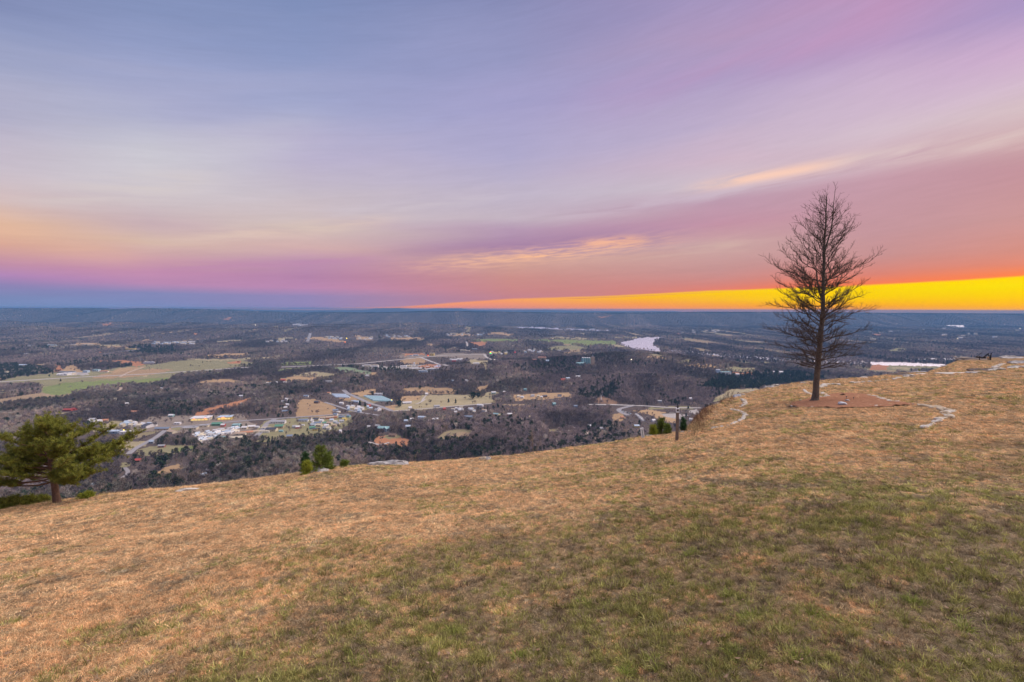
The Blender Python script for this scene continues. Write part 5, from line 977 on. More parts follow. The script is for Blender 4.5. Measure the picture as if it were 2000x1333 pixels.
# ------------------------------------------------------------------ mulch bed
MUL = [(1537, 796), (1548, 788), (1566, 784), (1584, 779), (1608, 777), (1622, 771), (1645, 768.5), (1668, 769.5), (1692, 772.5), (1712, 777.5), (1735, 784.5), (1762, 788.5), (1790, 791.5), (1760, 795), (1720, 797), (1680, 798), (1640, 798.5), (1590, 797.5), (1560, 797)]
_W = np.array([on_lawn(*p)[:2] for p in MUL])
def in_poly(x, y, Pp):
    ins = np.zeros(np.shape(x), bool); n = len(Pp)
    for i in range(n):
        xa, ya = Pp[i]; xb, yb = Pp[(i+1) % n]
        if ya == yb: continue
        ins ^= ((ya > y) != (yb > y)) & (x < (xb-xa)*(y-ya)/(yb-ya)+xa)
    return ins
gx = np.arange(_W[:, 0].min(), _W[:, 0].max(), .06); gy = np.arange(_W[:, 1].min(), _W[:, 1].max(), .09); GX, GY = np.meshgrid(gx, gy, indexing='ij')
wob = (fbm(GX*3, GY*3, 7, 2)-.5)*.5; fsel = in_poly(GX[:-1, :-1]+wob[:-1, :-1], GY[:-1, :-1]+wob[:-1, :-1], _W).ravel()
GZ = lawn_z(GX, GY)+.03+(fbm(GX*9, GY*9, 8, 2))*.035
Vm = np.stack([GX.ravel(), GY.ravel(), GZ.ravel()], 1); Fm = grid_faces(len(gx), len(gy))[fsel]; ix, inv = np.unique(Fm.ravel(), return_inverse=True)
m_mulch = mat('pine_straw_mulch', (.27, .13, .078), 1, var=1, scale=9, col2=(.46, .245, .145), bump=.03, spec=.02, detail=10)
tag(link_mesh('mulch_bed', mesh_np('mulch_bed', Vm[ix], inv.reshape(-1, 4)), m_mulch), kind='structure')

# ------------------------------------------------------------------ tubes
class TB:
    def __init__(s): s.V = []; s.F = []; s.n = 0
    def tube(s, pts, rad, sides=5):
        P = np.asarray(pts, float); R_ = np.asarray(rad, float); T = np.gradient(P, axis=0); T = unit(T)
        ref = np.array([0, 0, 1.0]) if abs(T[0][2]) < .9 else np.array([1.0, 0, 0])
        A = unit(np.cross(T, ref)); Bv = np.cross(T, A); a = np.arange(sides)*2*PI/sides
        ring = P[:, None, :]+R_[:, None, None]*(np.cos(a)[None, :, None]*A[:, None, :]+np.sin(a)[None, :, None]*Bv[:, None, :])
        k = len(P); s.V.append(ring.reshape(-1, 3)); i, j = np.meshgrid(np.arange(k-1), np.arange(sides), indexing='ij'); j2 = (j+1) % sides
        s.F.append(np.stack([i*sides+j, i*sides+j2, (i+1)*sides+j2, (i+1)*sides+j], -1).reshape(-1, 4)+s.n); s.n += k*sides
    def build(s, name, m, parent=None, loc=None):
        return link_mesh(name, mesh_np(name, np.concatenate(s.V), np.concatenate(s.F)), m, parent, loc)
def wander(p0, d0, length, n, curl, lift, r0, taper=.25):
    """polyline from p0 along d0; lift bends it up (or down) as it goes"""
    P = [np.array(p0, float)]; d = np.array(d0, float)
    for i in range(n):
        d = unit(d+rng.normal(0, curl, 3)+np.array([0, 0, lift])); P.append(P[-1]+d*length/n)
    return np.array(P), r0*(1-(1-taper)*np.linspace(0, 1, n+1))

# ------------------------------------------------------------------ the bare tree
TX, TY, TZ = on_lawn(1592, 784.5); PXM = TY/F/2.667*1.0            # one pixel of the close-up, in metres
m_bark = mat('bark_grey_brown', (.085, .072, .058), 1.0, var=1, scale=14, col2=(.21, .185, .145), bump=.015, detail=8); m_twig = mat('twig_brown', (.11, .088, .073), .95)
tree = empty('bare_tree', (TX, TY, TZ), label='tall leafless tree standing in the mulch bed on the lawn', cat='tree')
tree.scale = (TY/20.8*.95, TY/20.8*.95, TY/20.8*.965)
HT = 8.95
tk = [(-.30, 0, .20), (-.02, .0, .185), (.12, .0, .148), (.5, .03, .125), (1.2, .07, .112), (2.1, .11, .102), (3.0, .125, .094), (4.0, .16, .080), (5.0, .12, .066), (5.9, .15, .055), (6.7, .13, .044), (7.4, .17, .033), (8.1, .15, .024), (8.7, .15, .012)]
zs = np.array([q[0] for q in tk]); 
def trunk_at(h): return np.array([np.interp(h, zs, [q[1] for q in tk]), 0.04*math.sin(h*1.1), h]), float(np.interp(h, zs, [q[2] for q in tk]))
tb = TB(); hh = np.concatenate([np.linspace(-.3, .4, 8), np.linspace(.5, 8.7, 50)]); pts = [trunk_at(h)[0]+np.array([rng.normal(0, .006), rng.normal(0, .006), 0]) for h in hh]; rd = [trunk_at(h)[1]*(1.25 if h < 0.05 else 1.0) for h in hh]
tb.tube(pts, rd, 12); tb.build('trunk', m_bark, tree)
# profile of the crown: height, reach to the left, reach to the right
PRF = [(1.5, 1.1, 1.2), (1.75, 1.5, 1.6), (2.4, 1.85, 1.95), (3.2, 2.2, 2.1), (3.9, 2.0, 2.05), (4.7, 1.7, 2.05), (5.5, 2.1, 1.75), (6.4, 1.95, 1.9), (7.1, 1.35, 1.55), (7.8, 1.05, 1.3), (8.5, .8, 1.0), (9.0, .35, .5)]
ph = [q[0] for q in PRF]
def reach(h, a):
    l = np.interp(h, ph, [q[1] for q in PRF]); r = np.interp(h, ph, [q[2] for q in PRF]); c = math.cos(a); return (r if c > 0 else l)*(1 if abs(c) > .5 else .9)
def limb(p0, a, h_tip, R_, r0, parent, sag=False):
    tb = TB(); tip = np.array([math.cos(a)*R_, math.sin(a)*R_, h_tip]); p0 = np.array(p0); v = tip-p0; Ln = np.linalg.norm(v); n = max(6, int(Ln/.14))
    t = np.linspace(0, 1, n+1)[:, None]; rise = np.array([0, 0, 1.0])
    bow = (t*(1-t))*Ln*(0.32 if not sag else 0.42)
    P_ = p0+v*t+(-1 if not sag else 1)*bow*np.array([0, 0, .55])*(1 if not sag else .6)
    wv = np.cumsum(rng.normal(0, .022*Ln/1.5, (n+1, 3)), 0); wv -= wv[0]; wv = wv-t*wv[-1]*.6; P_ = P_+wv
    rr_ = r0*(1-.82*t[:, 0]); tb.tube(P_, rr_, 5)
    def sub(Pq, rq, L0, lvl, up):
        m = len(Pq)-1; seg = np.linalg.norm(Pq[-1]-Pq[0]); cnt = max(2, int(seg/(.088 if lvl == 1 else .06))); side = 1
        for q in range(cnt):
            f = (.16 if lvl == 1 else .12)+(.84 if lvl == 1 else .88)*(q+rng.random())/cnt; i = min(int(f*m), m-1); base = Pq[i]+(Pq[i+1]-Pq[i])*(f*m-i); dr = unit(Pq[i+1]-Pq[i])
            side = -side; ax = unit(np.cross(dr, rng.normal(size=3)*.5+np.array([0, 0, 1.0]))); ang = rng.uniform(.5, .95)
            d0 = unit(dr*math.cos(ang)+ax*side*math.sin(ang)+np.array([0, 0, up])+rng.normal(0, .12, 3))
            l2 = L0*rng.uniform(.45, 1.05)*(1-.55*f)
            if l2 < .08: continue
            r1 = min(rq[i]*.62, .0125 if lvl == 1 else .0085); P2, R2_ = wander(base, d0, l2, max(3, int(l2/.09)), .16, up*.12, max(r1, .0043), .6)
            tb.tube(P2, R2_, 4 if lvl == 1 else 3)
            if lvl < 3 and l2 > .16: sub(P2, R2_, l2*(.55 if lvl == 1 else .5), lvl+1, up)
    sub(P_, rr_, max(Ln*.42, .45), 1, .30)
    return tb.build('limb', m_twig, parent)
ga = 0.4; rng = np.random.default_rng(5)
nl = 92
for i in range(nl):
    f = i/(nl-1); h0 = 1.35+f**1.22*(8.1-1.35); ga += 2.39996; a = ga+rng.normal(0, .2)
    p, r = trunk_at(h0)
    rise = np.interp(h0, [1.4, 2.6, 4, 6, 8.3], [.26, .62, 1.15, 1.45, .8])*rng.uniform(.7, 1.15)
    hk = min(h0+rise, 8.95); R_ = reach(hk, a)*(rng.uniform(.80, 1.08) if rng.random() > .25 else rng.uniform(.4, .7))
    limb(p, a, hk, R_, min(r*.32, .025), tree, sag=h0 < 3.6)
# second leader on the right near the top
P_ = np.array([[.15, .0, 6.35], [.27, .02, 6.75], [.40, .03, 7.2], [.44, .02, 7.7], [.45, .02, 8.2], [.48, .0, 8.85]]); tb = TB(); tb.tube(P_, [.036, .032, .028, .022, .015, .006], 6); tb.build('leader', m_bark, tree)
for i in range(12):
    q = rng.uniform(.15, .97); k = int(q*5); p = P_[k]+(P_[k+1]-P_[k])*(q*5-k); a = rng.normal(0, 1.0) if i % 3 else rng.uniform(0, 6.3)
    limb(p, a, min(p[2]+rng.uniform(.3, .7), 9.0), reach(min(p[2]+.45, 8.9), a)*rng.uniform(.7, 1.0), .012, tree)
P_ = np.array([[.14, .0, 4.25], [-.02, .02, 4.7], [-.10, .03, 5.1], [-.14, .05, 5.5]]); tb = TB(); tb.tube(P_, [.04, .036, .032, .026], 6); tb.build('fork', m_bark, tree)
limb(P_[-1], 2.8, 6.75, 1.3, .020, tree); limb(P_[2], 3.3, 6.35, 1.9, .020, tree)

# ------------------------------------------------------------------ pines on the rim
m_pbark = mat('pine_bark', (.13, .075, .05), 1.0, var=1, scale=16, col2=(.24, .15, .105), bump=.015); 
def needle_mat(name, c1, c2):
    return mat(name, c1, .75, var=1, scale=6, col2=c2, spec=.2, detail=3)
def add_needles(acc, p, d, ln, n, wd=.010):
    dd_ = unit(np.tile(d, (n, 1))*.55+rng.normal(size=(n, 3))*.75+np.array([0, 0, .22])); b = p+rng.normal(0, .018, (n, 3))
    V_, F_ = slivers(b, dd_, rng.uniform(.6, 1.1, n)*ln, np.full(n, wd)); acc.append(V_)
def flush(acc, name, m, parent):
    V_ = np.concatenate(acc); return link_mesh(name, mesh_np(name, V_, np.arange(len(V_)).reshape(-1, 3), smooth=False), m, parent)
mp1 = needle_mat('pine_needles_olive', (.095, .13, .025), (.36, .36, .06)); mp2 = needle_mat('pine_needles_green', (.08, .14, .03), (.26, .32, .06))
# big one at left.  metres per pixel at its foot:
bx, by, bz = on_lawn(111, 983.5); mpp = by/F*1.02
pine = empty('pine_tree', (bx, by, bz-.05), label='wide flat-topped pine at the left edge of the lawn', cat='tree')
def PXY(px_, py_): return np.array([(px_-111)*mpp, 0, (983-py_)*mpp])
trk = np.array([PXY(112, 992), PXY(111, 975), PXY(110, 962), PXY(109, 948), PXY(106, 930), PXY(103, 912), PXY(103, 895), PXY(101, 880), PXY(100, 862), PXY(100, 846), PXY(98, 832)]); tb = TB(); tb.tube(trk, np.array([9, 7.0, 6.0, 5.8, 5.0, 4.5, 4.0, 3.2, 2.6, 2.0, 1.2])*mpp, 9); tb.build('trunk', m_pbark, pine)
Lb = [  # branch tips (pixel x, y) with the height where they leave the trunk, and a rough spread
 (8, 880, 915), (20, 862, 905), (38, 846, 890), (42, 832, 870), (60, 822, 856), (85, 816, 850), (105, 816, 846), (125, 814, 845), (150, 822, 855), (172, 822, 868), (178, 838, 880), (200, 838, 895), (222, 862, 905), (236, 856, 915), (234, 880, 920), (232, 900, 930), (212, 908, 930),
 (192, 918, 932), (165, 912, 930), (-6, 872, 900), (-8, 900, 920), (5, 918, 930), (25, 905, 925), (75, 890, 905), (140, 880, 905), (150, 900, 925), (120, 860, 880), (70, 862, 885), (40, 880, 910), (185, 880, 915), (205, 892, 925), (165, 860, 895), (135, 840, 870), (80, 838, 866), (55, 905, 925), (210, 870, 905), (-20, 890, 915), (-22, 920, 935), (95, 828, 850), (190, 905, 930)]
rng = np.random.default_rng(23)
tbz = trk[:, 2]
for (tx, ty, hy) in Lb:
    for rep in range(2):
        yo = rng.uniform(-1.0, 1.0)*min(1.25, .35+abs(tx-105)/120); tip = PXY(105+(tx-105)*.86+rng.normal(0, 3), ty+3+rng.normal(0, 2)); tip[1] = yo
        z0 = (983-hy)*mpp; b0 = np.array([np.interp(z0, tbz, trk[:, 0]), 0, z0]); v = tip-b0; n = 9; t = np.linspace(0, 1, n+1)[:, None]
        P_ = b0+v*t+np.array([0, 0, -1])*(t*(1-t))*np.linalg.norm(v)*.25+np.cumsum(rng.normal(0, .014, (n+1, 3)), 0)
        tb = TB(); r0 = (1.9 if rep == 0 else 1.2)*mpp; tb.tube(P_, r0*(1-.75*t[:, 0]), 5); acc = []
        Lv = np.linalg.norm(v)
        for q in range(int(12+Lv*12)):
            f = rng.uniform(.38, 1.0)**.8; i = min(int(f*n), n-1); b = P_[i]+(P_[i+1]-P_[i])*(f*n-i)
            d_ = unit(unit(v)*.5+rng.normal(size=3)*np.array([.7, .7, .22])+np.array([0, 0, .12])); ln = rng.uniform(.10, .34)
            P2, R2_ = wander(b, d_, ln, 3, .15, .12, .006, .6); tb.tube(P2, R2_, 3)
            for w_ in (1.0, .66, .3): add_needles(acc, P2[0]+(P2[-1]-P2[0])*w_, unit(P2[-1]-P2[0]), .085, 26, .0115)
        br = tb.build('branch', m_pbark, pine); flush(acc, 'needles', mp1, br)
def small_pine(px, py, hpx, wpx, m, label, depth_off=.6, lean=0.0, name='young_pine', dens=1.0):
    x, y, z = on_lawn(px, py); k = (y+depth_off)/y; x, y = x*k, y*k; z = z*k; mpp = y/F; H = hpx*mpp*1.05; Wd = wpx*mpp/2
    r = empty(name, (x, y, z-.1), label=label, cat='tree'); n = 8; T_ = np.array([[lean*H*t*t, 0, H*t-.6*(1-t)*(t < .01)] for t in np.linspace(0, 1, n)]); T_[0][2] = -.5
    tb = TB(); tb.tube(T_, np.linspace(.030, .006, n), 6); acc = []
    add_needles(acc, T_[-1], np.array([0, 0, 1.0]), .12, 40, .008)
    for i in range(int(44*dens)+int(H*14)):
        f = rng.uniform(.02, .96); b = np.array([lean*H*f*f, 0, H*f]); a = rng.uniform(0, 2*PI); L_ = Wd*(1-f)**.55*rng.uniform(.55, 1.1)+.04; d_ = unit(np.array([math.cos(a), math.sin(a), .45]))
        P_, R_ = wander(b, d_, L_, 4, .08, .12, .009, .5); tb.tube(P_, R_, 4)
        for w_ in np.linspace(.25, 1, max(3, int(L_/.05))): add_needles(acc, b+(P_[-1]-b)*w_, unit(P_[-1]-b), .11, 20, .011)
    tb.build('trunk', m_pbark, r); flush(acc, 'needles', m, r); return r
mp3 = needle_mat('pine_needles_yellowgreen', (.20, .26, .03), (.44, .46, .06)); mp4 = needle_mat('pine_needles_bluegreen', (.04, .10, .045), (.09, .19, .07))
small_pine(626, 924, 56, 48, mp2, 'tallest young pine in the clump at the rim', .5); small_pine(643, 922, 42, 22, mp2, 'second young pine leaning out of the clump to the right', .6, .05); small_pine(600, 930, 33, 24, mp3, 'bright yellow green young pine at the front of the clump', .35); small_pine(597, 926, 46, 26, mp4, 'bluish green young pine behind the yellow green one', .9)
small_pine(674, 914, 17, 22, mp2, 'small low pine right of the clump, by the ledge', .5); small_pine(1292, 852, 37, 34, mp2, 'young pine between the white marker and the post', 1.0); small_pine(1276, 854, 26, 22, mp3, 'lower bushy pine at the left of the one between marker and post', .8, -.05); small_pine(1303, 851, 24, 22, mp2, 'low pine sprig right of the one between marker and post', .8)
small_pine(1334, 848, 34, 15, mp4, 'young pine right behind the post', 1.2); small_pine(168, 976, 15, 34, mp3, 'low spreading pine bush right of the big pine', .4); small_pine(1795, 727, 7, 3, mp3, 'tiny green sapling on the far ledge', 0.0, 0, 'sapling', .2)
for i, (px_, py_, h_, w_) in enumerate([(4, 998, 26, 44), (30, 994, 27, 46), (58, 990, 23, 44), (84, 986, 20, 34), (-30, 1003, 28, 50)]):
    small_pine(px_, py_, h_, w_, mp1, 'dark low pine brush under the big pine, %s' % ['at the very left edge', 'second clump from the left edge', 'third clump from the left edge', 'clump nearest to its trunk', 'clump cut by the photo edge'][i], .8, 0, 'pine_bush')

# ------------------------------------------------------------------ bare bushes and dry weeds
m_grayt = mat('grey_twigs', (.30, .25, .21), .95); m_rust = mat('rusty_brush', (.24, .135, .08), .95, var=.4, scale=3)
def twigs(px, py, hpx, spread, m, label, n=6, name='bare_sapling', off=.5, rad=.008, cat='sapling', lean=0.0):
    x, y, z = on_lawn(px, py); k = (y+off)/y; x, y, z = x*k, y*k, z*k-.02; H = hpx*y/F; r = empty(name, (x, y, z), label=label, cat=cat)
    for i in range(n):
        tb = TB(); d_ = unit(np.array([rng.normal(0, spread)+lean, rng.normal(0, spread), 1.0])); P_, R_ = wander((rng.normal(0, .03*n/6), rng.normal(0, .03), -.15), d_, H*rng.uniform(.7, 1.1)+.15, 8, .07, .02, rad, .35); tb.tube(P_, R_, 4)
        for q in range(7):
            k_ = int(rng.integers(3, 8)); P2, R2_ = wander(P_[k_], unit(d_+rng.normal(0, .6, 3)), H*rng.uniform(.15, .4), 4, .1, .03, rad*.5, .5); tb.tube(P2, R2_, 3)
            for q2 in range(3): P3, R3 = wander(P2[2], unit(d_+rng.normal(0, .7, 3)), H*rng.uniform(.08, .2), 3, .1, .03, rad*.4, .5); tb.tube(P3, R3, 3)
        tb.build('stem', m, r)
twigs(798, 905, 34, .18, m_grayt, 'thin pale bare sapling leaning left over the largest ledge', 1, lean=-.9, rad=.011); twigs(806, 905, 26, .2, m_grayt, 'thin bare sapling standing right of the leaning one', 2, lean=.1)
twigs(1044, 889, 52, .12, m_grayt, 'slim pale bare sapling at the rim in the centre', 3, rad=.012); twigs(1038, 889, 24, .25, m_grayt, 'short bare twigs left of the slim pale sapling', 2, lean=-.5); twigs(1423, 780, 22, .35, m_grayt, 'grey bare bush on the rim above the brush', 9, 'bare_bush', cat='bush'); twigs(1415, 783, 12, .6, m_grayt, 'low purple grey bare bush at the rim', 12, 'bare_bush', cat='bush')
twigs(12, 992, 14, .3, m_grayt, 'pale bent twig at the left edge of the lawn', 2, rad=.008)
acc = []
def weed_patch(cx_, cy_, sxp, syp, n, h0, h1, off=.2):
    for i in range(n):
        qx = cx_+rng.normal(0, sxp); x, y, z = on_lawn(qx, cy_+rng.normal(0, syp)); a = rim_d(math.atan2(x, y)); y2 = y+rng.uniform(0, off); k = y2/y; b = np.array([x*k, y2, z*k-.05]); nb = 9
        d_ = unit(np.stack([rng.normal(0, .3, nb), rng.normal(0, .3, nb), np.ones(nb)], 1)); V_, F_ = slivers(np.tile(b, (nb, 1))+rng.normal(0, .05, (nb, 3))*[1, 1, 0], d_, rng.uniform(h0, h1, nb), rng.uniform(.006, .016, nb)); acc.append(V_)
weed_patch(1364, 824, 7, 8, 120, .14, .48, .6); weed_patch(1378, 806, 6, 6, 100, .14, .46, .8); weed_patch(1392, 797, 8, 5, 70, .1, .32, .8); weed_patch(1420, 785, 10, 4, 100, .1, .3, .8)
o = link_mesh('rusty_brush', mesh_np('rusty_brush', np.concatenate(acc), np.arange(sum(map(len, acc))).reshape(-1, 3), False), m_rust); tag(o, 'tangled rusty brown dead brush on the bluff edge right of the post', 'brush', kind='stuff')
acc = []
weed_patch(1358, 838, 12, 4, 170, .12, .32, .5); weed_patch(205, 966, 14, 1.5, 60, .06, .2, .3); weed_patch(420, 948, 120, 3, 200, .04, .13, .3); weed_patch(900, 899, 130, 2.5, 220, .04, .12, .3); weed_patch(95, 984, 20, 2, 50, .06, .2, .3); weed_patch(1140, 873, 70, 3, 160, .04, .12, .3)
m_straw = mat('straw_weeds', (.46, .36, .19), .95, var=.35, scale=3)
o = link_mesh('straw_weeds', mesh_np('straw_weeds', np.concatenate(acc), np.arange(sum(map(len, acc))).reshape(-1, 3), False), m_straw); tag(o, 'pale straw weeds along the lawn rim', 'weeds', kind='stuff')

# ------------------------------------------------------------------ post, marker, little lamps, the dark thing on the far rocks
m_wood = mat('weathered_post_wood', (.16, .125, .10), .95, var=1, scale=10, col2=(.27, .215, .175), bump=.006); m_white = mat('white_plastic', (.84, .88, .88), .5); m_black = mat('black_metal', (.02, .02, .023), .5)
x, y, z = on_lawn(1322, 862); mp = y/F; post = empty('post', (x, y, z), label='weathered square wooden post with a white box on top', cat='post')
def bev(name, b, m, parent, loc=(0, 0, 0), rot=None, bw=.006):
    o = link_mesh(name, poly_mesh(name, *b), m, parent, loc); md = o.modifiers.new('bevel', 'BEVEL'); md.width = bw; md.segments = 2
    if rot: o.rotation_euler = rot
    return o
bev('post_shaft', box_np(-2.5*mp, 2.5*mp, -2.5*mp, 2.5*mp, -.3, 57*mp), m_wood, post)
bev('box', merge([box_np(-3.0*mp, 3.0*mp, -2.6*mp, 2.6*mp, 57.1*mp, 59.6*mp), box_np(-3.0*mp, -1.9*mp, -2.6*mp, 2.6*mp, 59.6*mp, 64*mp), box_np(1.9*mp, 3.0*mp, -2.6*mp, 2.6*mp, 59.6*mp, 64*mp), box_np(-3.0*mp, 3.0*mp, -2.6*mp, 2.6*mp, 64*mp, 65.4*mp), box_np(-1.9*mp, 1.9*mp, 1.2*mp, 2.5*mp, 59.6*mp, 64*mp)]), m_white, post, bw=.002)
bev('lens', box_np(-1.7*mp, 1.7*mp, -.6*mp, 1.0*mp, 60*mp, 63.7*mp), m_black, post, bw=.003)
tb = TB()
for a, b, c in [(0, 0, 75), (-1.6, .4, 70), (1.8, -.3, 71.5), (.6, .8, 73), (2.8, 0, 69)]: tb.tube([[0, 0, 65.4*mp], [a*mp*.5, b*mp, 68*mp], [a*mp, b*mp, c*mp]], [.9*mp, .7*mp, .25*mp], 5)
tb.build('finial', m_black, post); tb = TB(); tb.tube([[-2.5*mp, 0, 56.3*mp], [-17*mp, -.02, 56.0*mp], [-32*mp, -.05, 55.4*mp]], [.5*mp, .4*mp, .3*mp], 6); tb.build('rod', m_black, post)
x, y, z = on_lawn(1256, 855.5); mp = y/F; mk = empty('boundary_marker', (x, y, z), label='short leaning white marker post with a dark stripe at the rim', cat='marker'); tl = (0, -math.radians(9), 0)
bev('marker_body', box_np(-2.9*mp, 2.9*mp, -1.3*mp, 1.3*mp, -.15, 19*mp), m_white, mk, rot=tl, bw=.004); bev('stripe', box_np(-.45*mp, .45*mp, -1.42*mp, -1.3*mp, 2*mp, 17*mp), mat('stripe_green', (.05, .16, .15), .6), mk, rot=tl, bw=.0005); bev('cap', box_np(-3.1*mp, 3.1*mp, -1.5*mp, 1.5*mp, 19.05*mp, 19.8*mp), m_white, mk, rot=tl, bw=.002)
for px_, py_, lb in ((1653, 781.5, 'left one'), (1667, 783, 'right one')):
    x, y, z = on_lawn(px_, py_); mp = y/F; r = empty('garden_lamp', (x, y, z), label='small dark stake lamp in the mulch bed, '+lb, cat='lamp', group='stake lamps in the mulch')
    link_mesh('stake', poly_mesh('stake', *lathe([(.3*mp, -.05), (.3*mp, 5*mp)], 8)), m_black, r); link_mesh('head', poly_mesh('head', *lathe([(.8*mp, 5*mp), (.9*mp, 6.6*mp)], 12)), mat('lamp_glass', (.55, .5, .42), .3), r); link_mesh('cap', poly_mesh('cap', *lathe([(1.5*mp, 6.62*mp), (1.3*mp, 7.2*mp), (.3*mp, 7.6*mp)], 12)), m_black, r)
x, y, z = on_lawn(1672, 783); mp = y/F
x, y, z = on_lawn(1645+1, 774); r = empty('dead_stub', (x, y, z), label='dark short log lying at the back of the mulch bed', cat='log'); tb = TB(); tb.tube([[-.12, 0, .05], [0, .02, .10], [.16, .05, .06]], [.03, .045, .02], 7); tb.build('log', m_pbark, r)
x, y, z = on_lawn(1925, 703.5); mp = y/F; z += .05; g_ = empty('metal_bench', (x, y, z), label='dark metal thing like a reclined seat with upright posts on the far right rocks', cat='bench')
tb = TB(); tb.tube([[-7*mp, 0, 3*mp], [-1*mp, 0, 7*mp], [5.5*mp, 0, 12*mp]], [1.0*mp, 1.3*mp, 1.0*mp], 8); tb.tube([[-7*mp, .9, 3*mp], [-1*mp, .9, 7*mp], [5.5*mp, .9, 12*mp]], [.5*mp]*3, 6); tb.build('backrest', m_black, g_)
bev('seat', box_np(-6*mp, -1*mp, -.1, .9, 2.2*mp, 5*mp), m_black, g_)
for a, h_ in ((5, 10), (8, 9), (10, 13), (-12, 6)):
    tb = TB(); tb.tube([[a*mp, 0, -1*mp], [a*mp, 0, h_*mp]], [.75*mp, .65*mp], 6); tb.build('leg', m_black, g_)
tb = TB(); tb.tube([[10*mp, 0, 10*mp], [12.5*mp, 0, 14.5*mp]], [.5*mp, .3*mp], 5); tb.tube([[4*mp, 0, 4*mp], [11*mp, 0, 4.5*mp]], [.5*mp, .5*mp], 5); tb.tube([[-12.5*mp, 0, 6*mp], [-7*mp, 0, 2*mp]], [.8*mp, .6*mp], 5); tb.build('rail', m_black, g_)
link_mesh('cushion', poly_mesh('cushion', *rock_np(5, 2, .5)), mat('cushion_tan', (.6, .42, .25), .8), g_, (3*mp, -.05, 4*mp)).scale = (.28, .28, .26)

# ------------------------------------------------------------------ grass
m_blade = tint_mat('grass_blades', .8, trans=.25, spec=.15)
def tuft(k, kind):
    if kind == 'dry': n = 46; rad = .030; ln = rng.uniform(.018, .045, n); sp = .75; wd = .0022
    elif kind == 'long': n = 26; rad = .020; ln = rng.uniform(.024, .062, n); sp = .55; wd = .0026
    else: n = 40; rad = .035; ln = rng.uniform(.012, .03, n); sp = 1.1; wd = .003
    a = rng.uniform(0, 2*PI, n); r_ = rad*np.sqrt(rng.random(n)); b = np.stack([np.cos(a)*r_, np.sin(a)*r_, np.full(n, -.006)], 1)
    d_ = unit(np.stack([rng.normal(0, sp, n), rng.normal(0, sp, n), np.full(n, 1.0)], 1)); bend = np.stack([d_[:, 0], d_[:, 1], -.6*np.abs(rng.normal(0, 1, n))], 1)*ln[:, None]*.28
    V_, F_ = slivers(b, d_, ln, np.full(n, wd)*rng.uniform(.6, 1.5, n), bend); sh = np.repeat(rng.uniform(.45, 1.55, n), 5)
    return proto('grass_tuft_shape', V_, F_, m_blade, sh)
PG = [tuft(k, 'dry') for k in range(4)]+[tuft(k, 'long') for k in range(3)]+[tuft(k, 'mat') for k in range(3)]
def ring_pts(r0, r1, dens_):
    a0 = math.radians(52); A = a0*(r1*r1-r0*r0); n = int(A*dens_); r = np.sqrt(rng.uniform(r0*r0, r1*r1, n)); a = rng.uniform(-a0, a0, n); return r*np.sin(a), r*np.cos(a)
GXs = []; 
for r0, r1, dn, s_ in [(1.7, 4, 1500, 1.0), (4, 7, 800, 1.25), (7, 12, 340, 1.7), (12, 22, 120, 2.4), (22, 40, 34, 3.5), (40, 75, 9, 4.8)]:
    x, y = ring_pts(r0, r1, dn); D_ = rim_d(np.arctan2(x, y)); k_ = y < D_+1.5; x, y = x[k_], y[k_]; GXs.append(np.stack([x, y, np.full(len(x), s_)], 1))
G = np.concatenate(GXs); x, y, s_ = G.T; z = lawn_z(x, y); px, py = pix_of(x, y, z)
inm = in_poly(x, y, _W); k_ = ((~inm) | (rng.random(len(x)) < .10)) & (px > -160) & (px < 2160) & (py < 1460)
x, y, z, s_ = x[k_], y[k_], z[k_], s_[k_]; n = len(x)
tn, isg = lawn_tint(x, y); tn = np.clip(tn*rng.uniform(.62, 1.42, (n, 1)), 0, 1); isg = isg[:, 0]; g_a, dk_, st_, zone, a_ = lawn_kind(x, y)
cl = fbm(x*6, y*6, 131, 2); idx = np.where(isg, rng.integers(4, 7, n), np.where(rng.random(n) < .25+.35*dk_, rng.integers(7, 10, n), rng.integers(0, 4, n)))
sz = s_*rng.uniform(.7, 1.3, n)*(0.7+.6*cl)*np.where(isg, 1.0, 1.0)*(1-.25*zone*(~isg))
hgt = np.where(s_ > 1.6, .5, .9)
gr_ = scatter('grass', PG, np.stack([x, y, z], 1), rng.uniform(0, 2*PI, n), np.stack([sz, sz, sz*hgt], 1), tn, idx, tilt=rng.normal(0, .15, (n, 2))); tag(gr_, kind='stuff')
print('grass tufts', n)
acc = []; sh_ = []
def tussock(px_, py_, rad, ln0, n_, sp_):
    x_, y_, z_ = on_lawn(px_, py_); a_ = rng.uniform(0, 2*PI, n_); r_ = rad*np.sqrt(rng.random(n_)); b_ = np.stack([x_+np.cos(a_)*r_, y_+np.sin(a_)*r_, np.full(n_, z_-.01)], 1)
    d_ = unit(np.stack([np.cos(a_)*r_/rad*sp_+rng.normal(0, .3, n_), np.sin(a_)*r_/rad*sp_+rng.normal(0, .3, n_), np.ones(n_)], 1)); ln = rng.uniform(.5, 1.15, n_)*ln0
    bend = np.stack([d_[:, 0], d_[:, 1], -.9*np.ones(n_)], 1)*ln[:, None]*.32; V_, F_ = slivers(b_, d_, ln, rng.uniform(.0016, .0036, n_), bend); return V_, F_
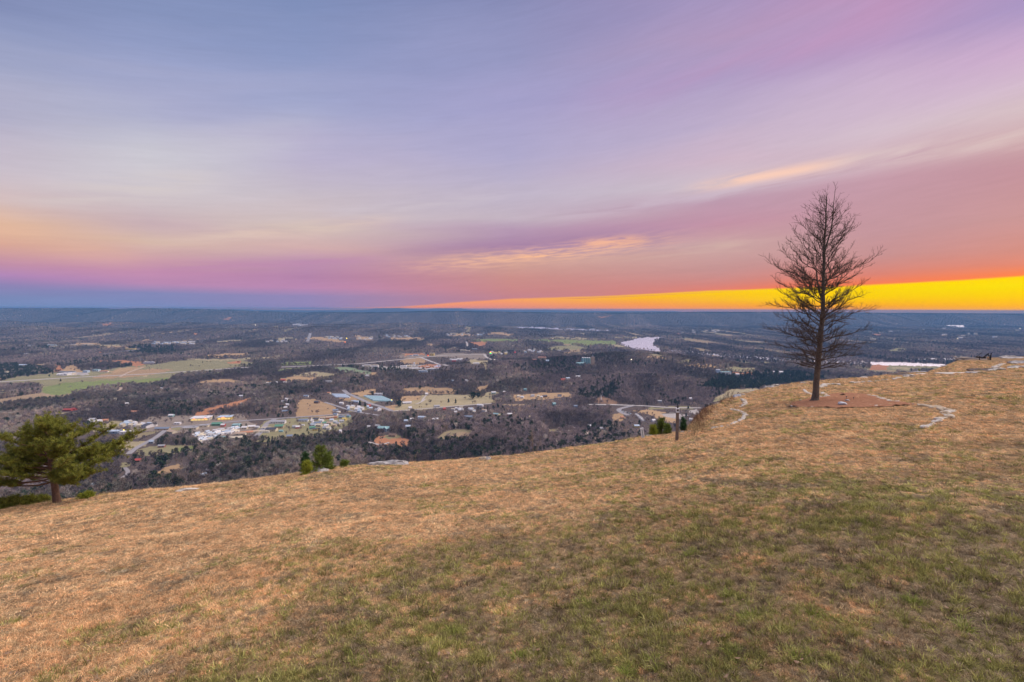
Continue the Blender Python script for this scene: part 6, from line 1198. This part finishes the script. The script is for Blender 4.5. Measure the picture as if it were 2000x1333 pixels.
for nm_, lst, c1, c2, lb in [('green_tussocks', [(1405, 1160), (1478, 1205), (1022, 1282), (1650, 1120), (1290, 1300), (1770, 1180), (1560, 1290), (880, 1240), (1250, 1320), (1440, 1275), (1880, 1230), (700, 1290), (1705, 1010), (1350, 1090), (1150, 1180), (560, 1190), (1935, 1090), (1600, 1205), (980, 1160), (330, 1240)], (.17, .24, .04), (.46, .48, .12), 'longer green grass tussocks scattered over the near lawn'),
                          ('straw_tussocks', [(1305, 1228), (1322, 1235), (1180, 1110), (1060, 1095), (1000, 1075), (1290, 1105), (1120, 1150), (760, 1130), (1560, 985), (1640, 965), (860, 1065), (1700, 1080), (420, 1120), (1810, 1010), (1475, 1060)], (.50, .38, .24), (.80, .64, .44), 'pale dry straw tussocks scattered over the near lawn')]:
    VV = []; FF = []; o_ = 0
    for q_ in lst:
        for rep in range(3 if 'green' in nm_ else 2):
            V_, F_ = tussock(q_[0]+rng.normal(0, 14), q_[1]+rng.normal(0, 7), .035, .085 if 'green' in nm_ else .06, 60, .7 if 'green' in nm_ else 1.1); VV.append(V_); FF.append(F_+o_); o_ += len(V_)
    tag(link_mesh(nm_, mesh_np(nm_, np.concatenate(VV), np.concatenate(FF), False), mat(nm_+'_blades', c1, .8, var=1, scale=60, col2=c2, spec=.15)), lb, 'grass', kind='stuff')
VV = []; FF = []; o_ = 0
for i in range(150):
    x_, y_, z_ = on_lawn(rng.uniform(0, 2000), 1333-380*rng.random()**1.3); s_ = rng.uniform(.010, .024); M_ = Matrix.Rotation(rng.uniform(0, 6.28), 3, 'Z') @ Matrix.Rotation(rng.uniform(-.6, .6), 3, 'X')
    q = np.array([[-1, 0, .25], [-.3, -.45, 0], [.5, -.4, .05], [1.1, 0, .3], [.5, .4, .12], [-.3, .45, .1]])*s_; q = q@np.array(M_).T+np.array([x_, y_, z_+.022])
    VV.append(q); FF.append(np.array([[0, 1, 5, 5], [1, 2, 4, 5], [2, 3, 4, 4]])+o_); o_ += 6
F3 = np.concatenate(FF); F3 = np.concatenate([F3[:, [0, 1, 2]], F3[F3[:, 2] != F3[:, 3]][:, [0, 2, 3]]])
tag(link_mesh('dead_leaves', mesh_np('dead_leaves', np.concatenate(VV), F3, False), mat('dead_leaf', (.16, .08, .05), .8, var=1, scale=30, col2=(.44, .31, .20))), 'curled dead leaves lying in the near grass', 'leaves', kind='stuff')
# ------------------------------------------------------------------ haze
m_h = bpy.data.materials.new('haze_air'); m_h.use_nodes = True; t = m_h.node_tree; t.nodes.clear(); pv = t.nodes.new('ShaderNodeVolumePrincipled'); mo = t.nodes.new('ShaderNodeOutputMaterial'); t.links.new(pv.outputs[0], mo.inputs['Volume'])
HAZE = 6.4e-5; pv.inputs['Density'].default_value = HAZE; pv.inputs['Color'].default_value = (.18, .48, .90, 1); pv.inputs['Anisotropy'].default_value = 0.0
hz = link_mesh('haze', poly_mesh('haze', *box_np(-29000, 29000, -14000, 21000, -330, 9)), m_h); tag(hz, kind='stuff')
sc.cycles.volume_bounces = 0
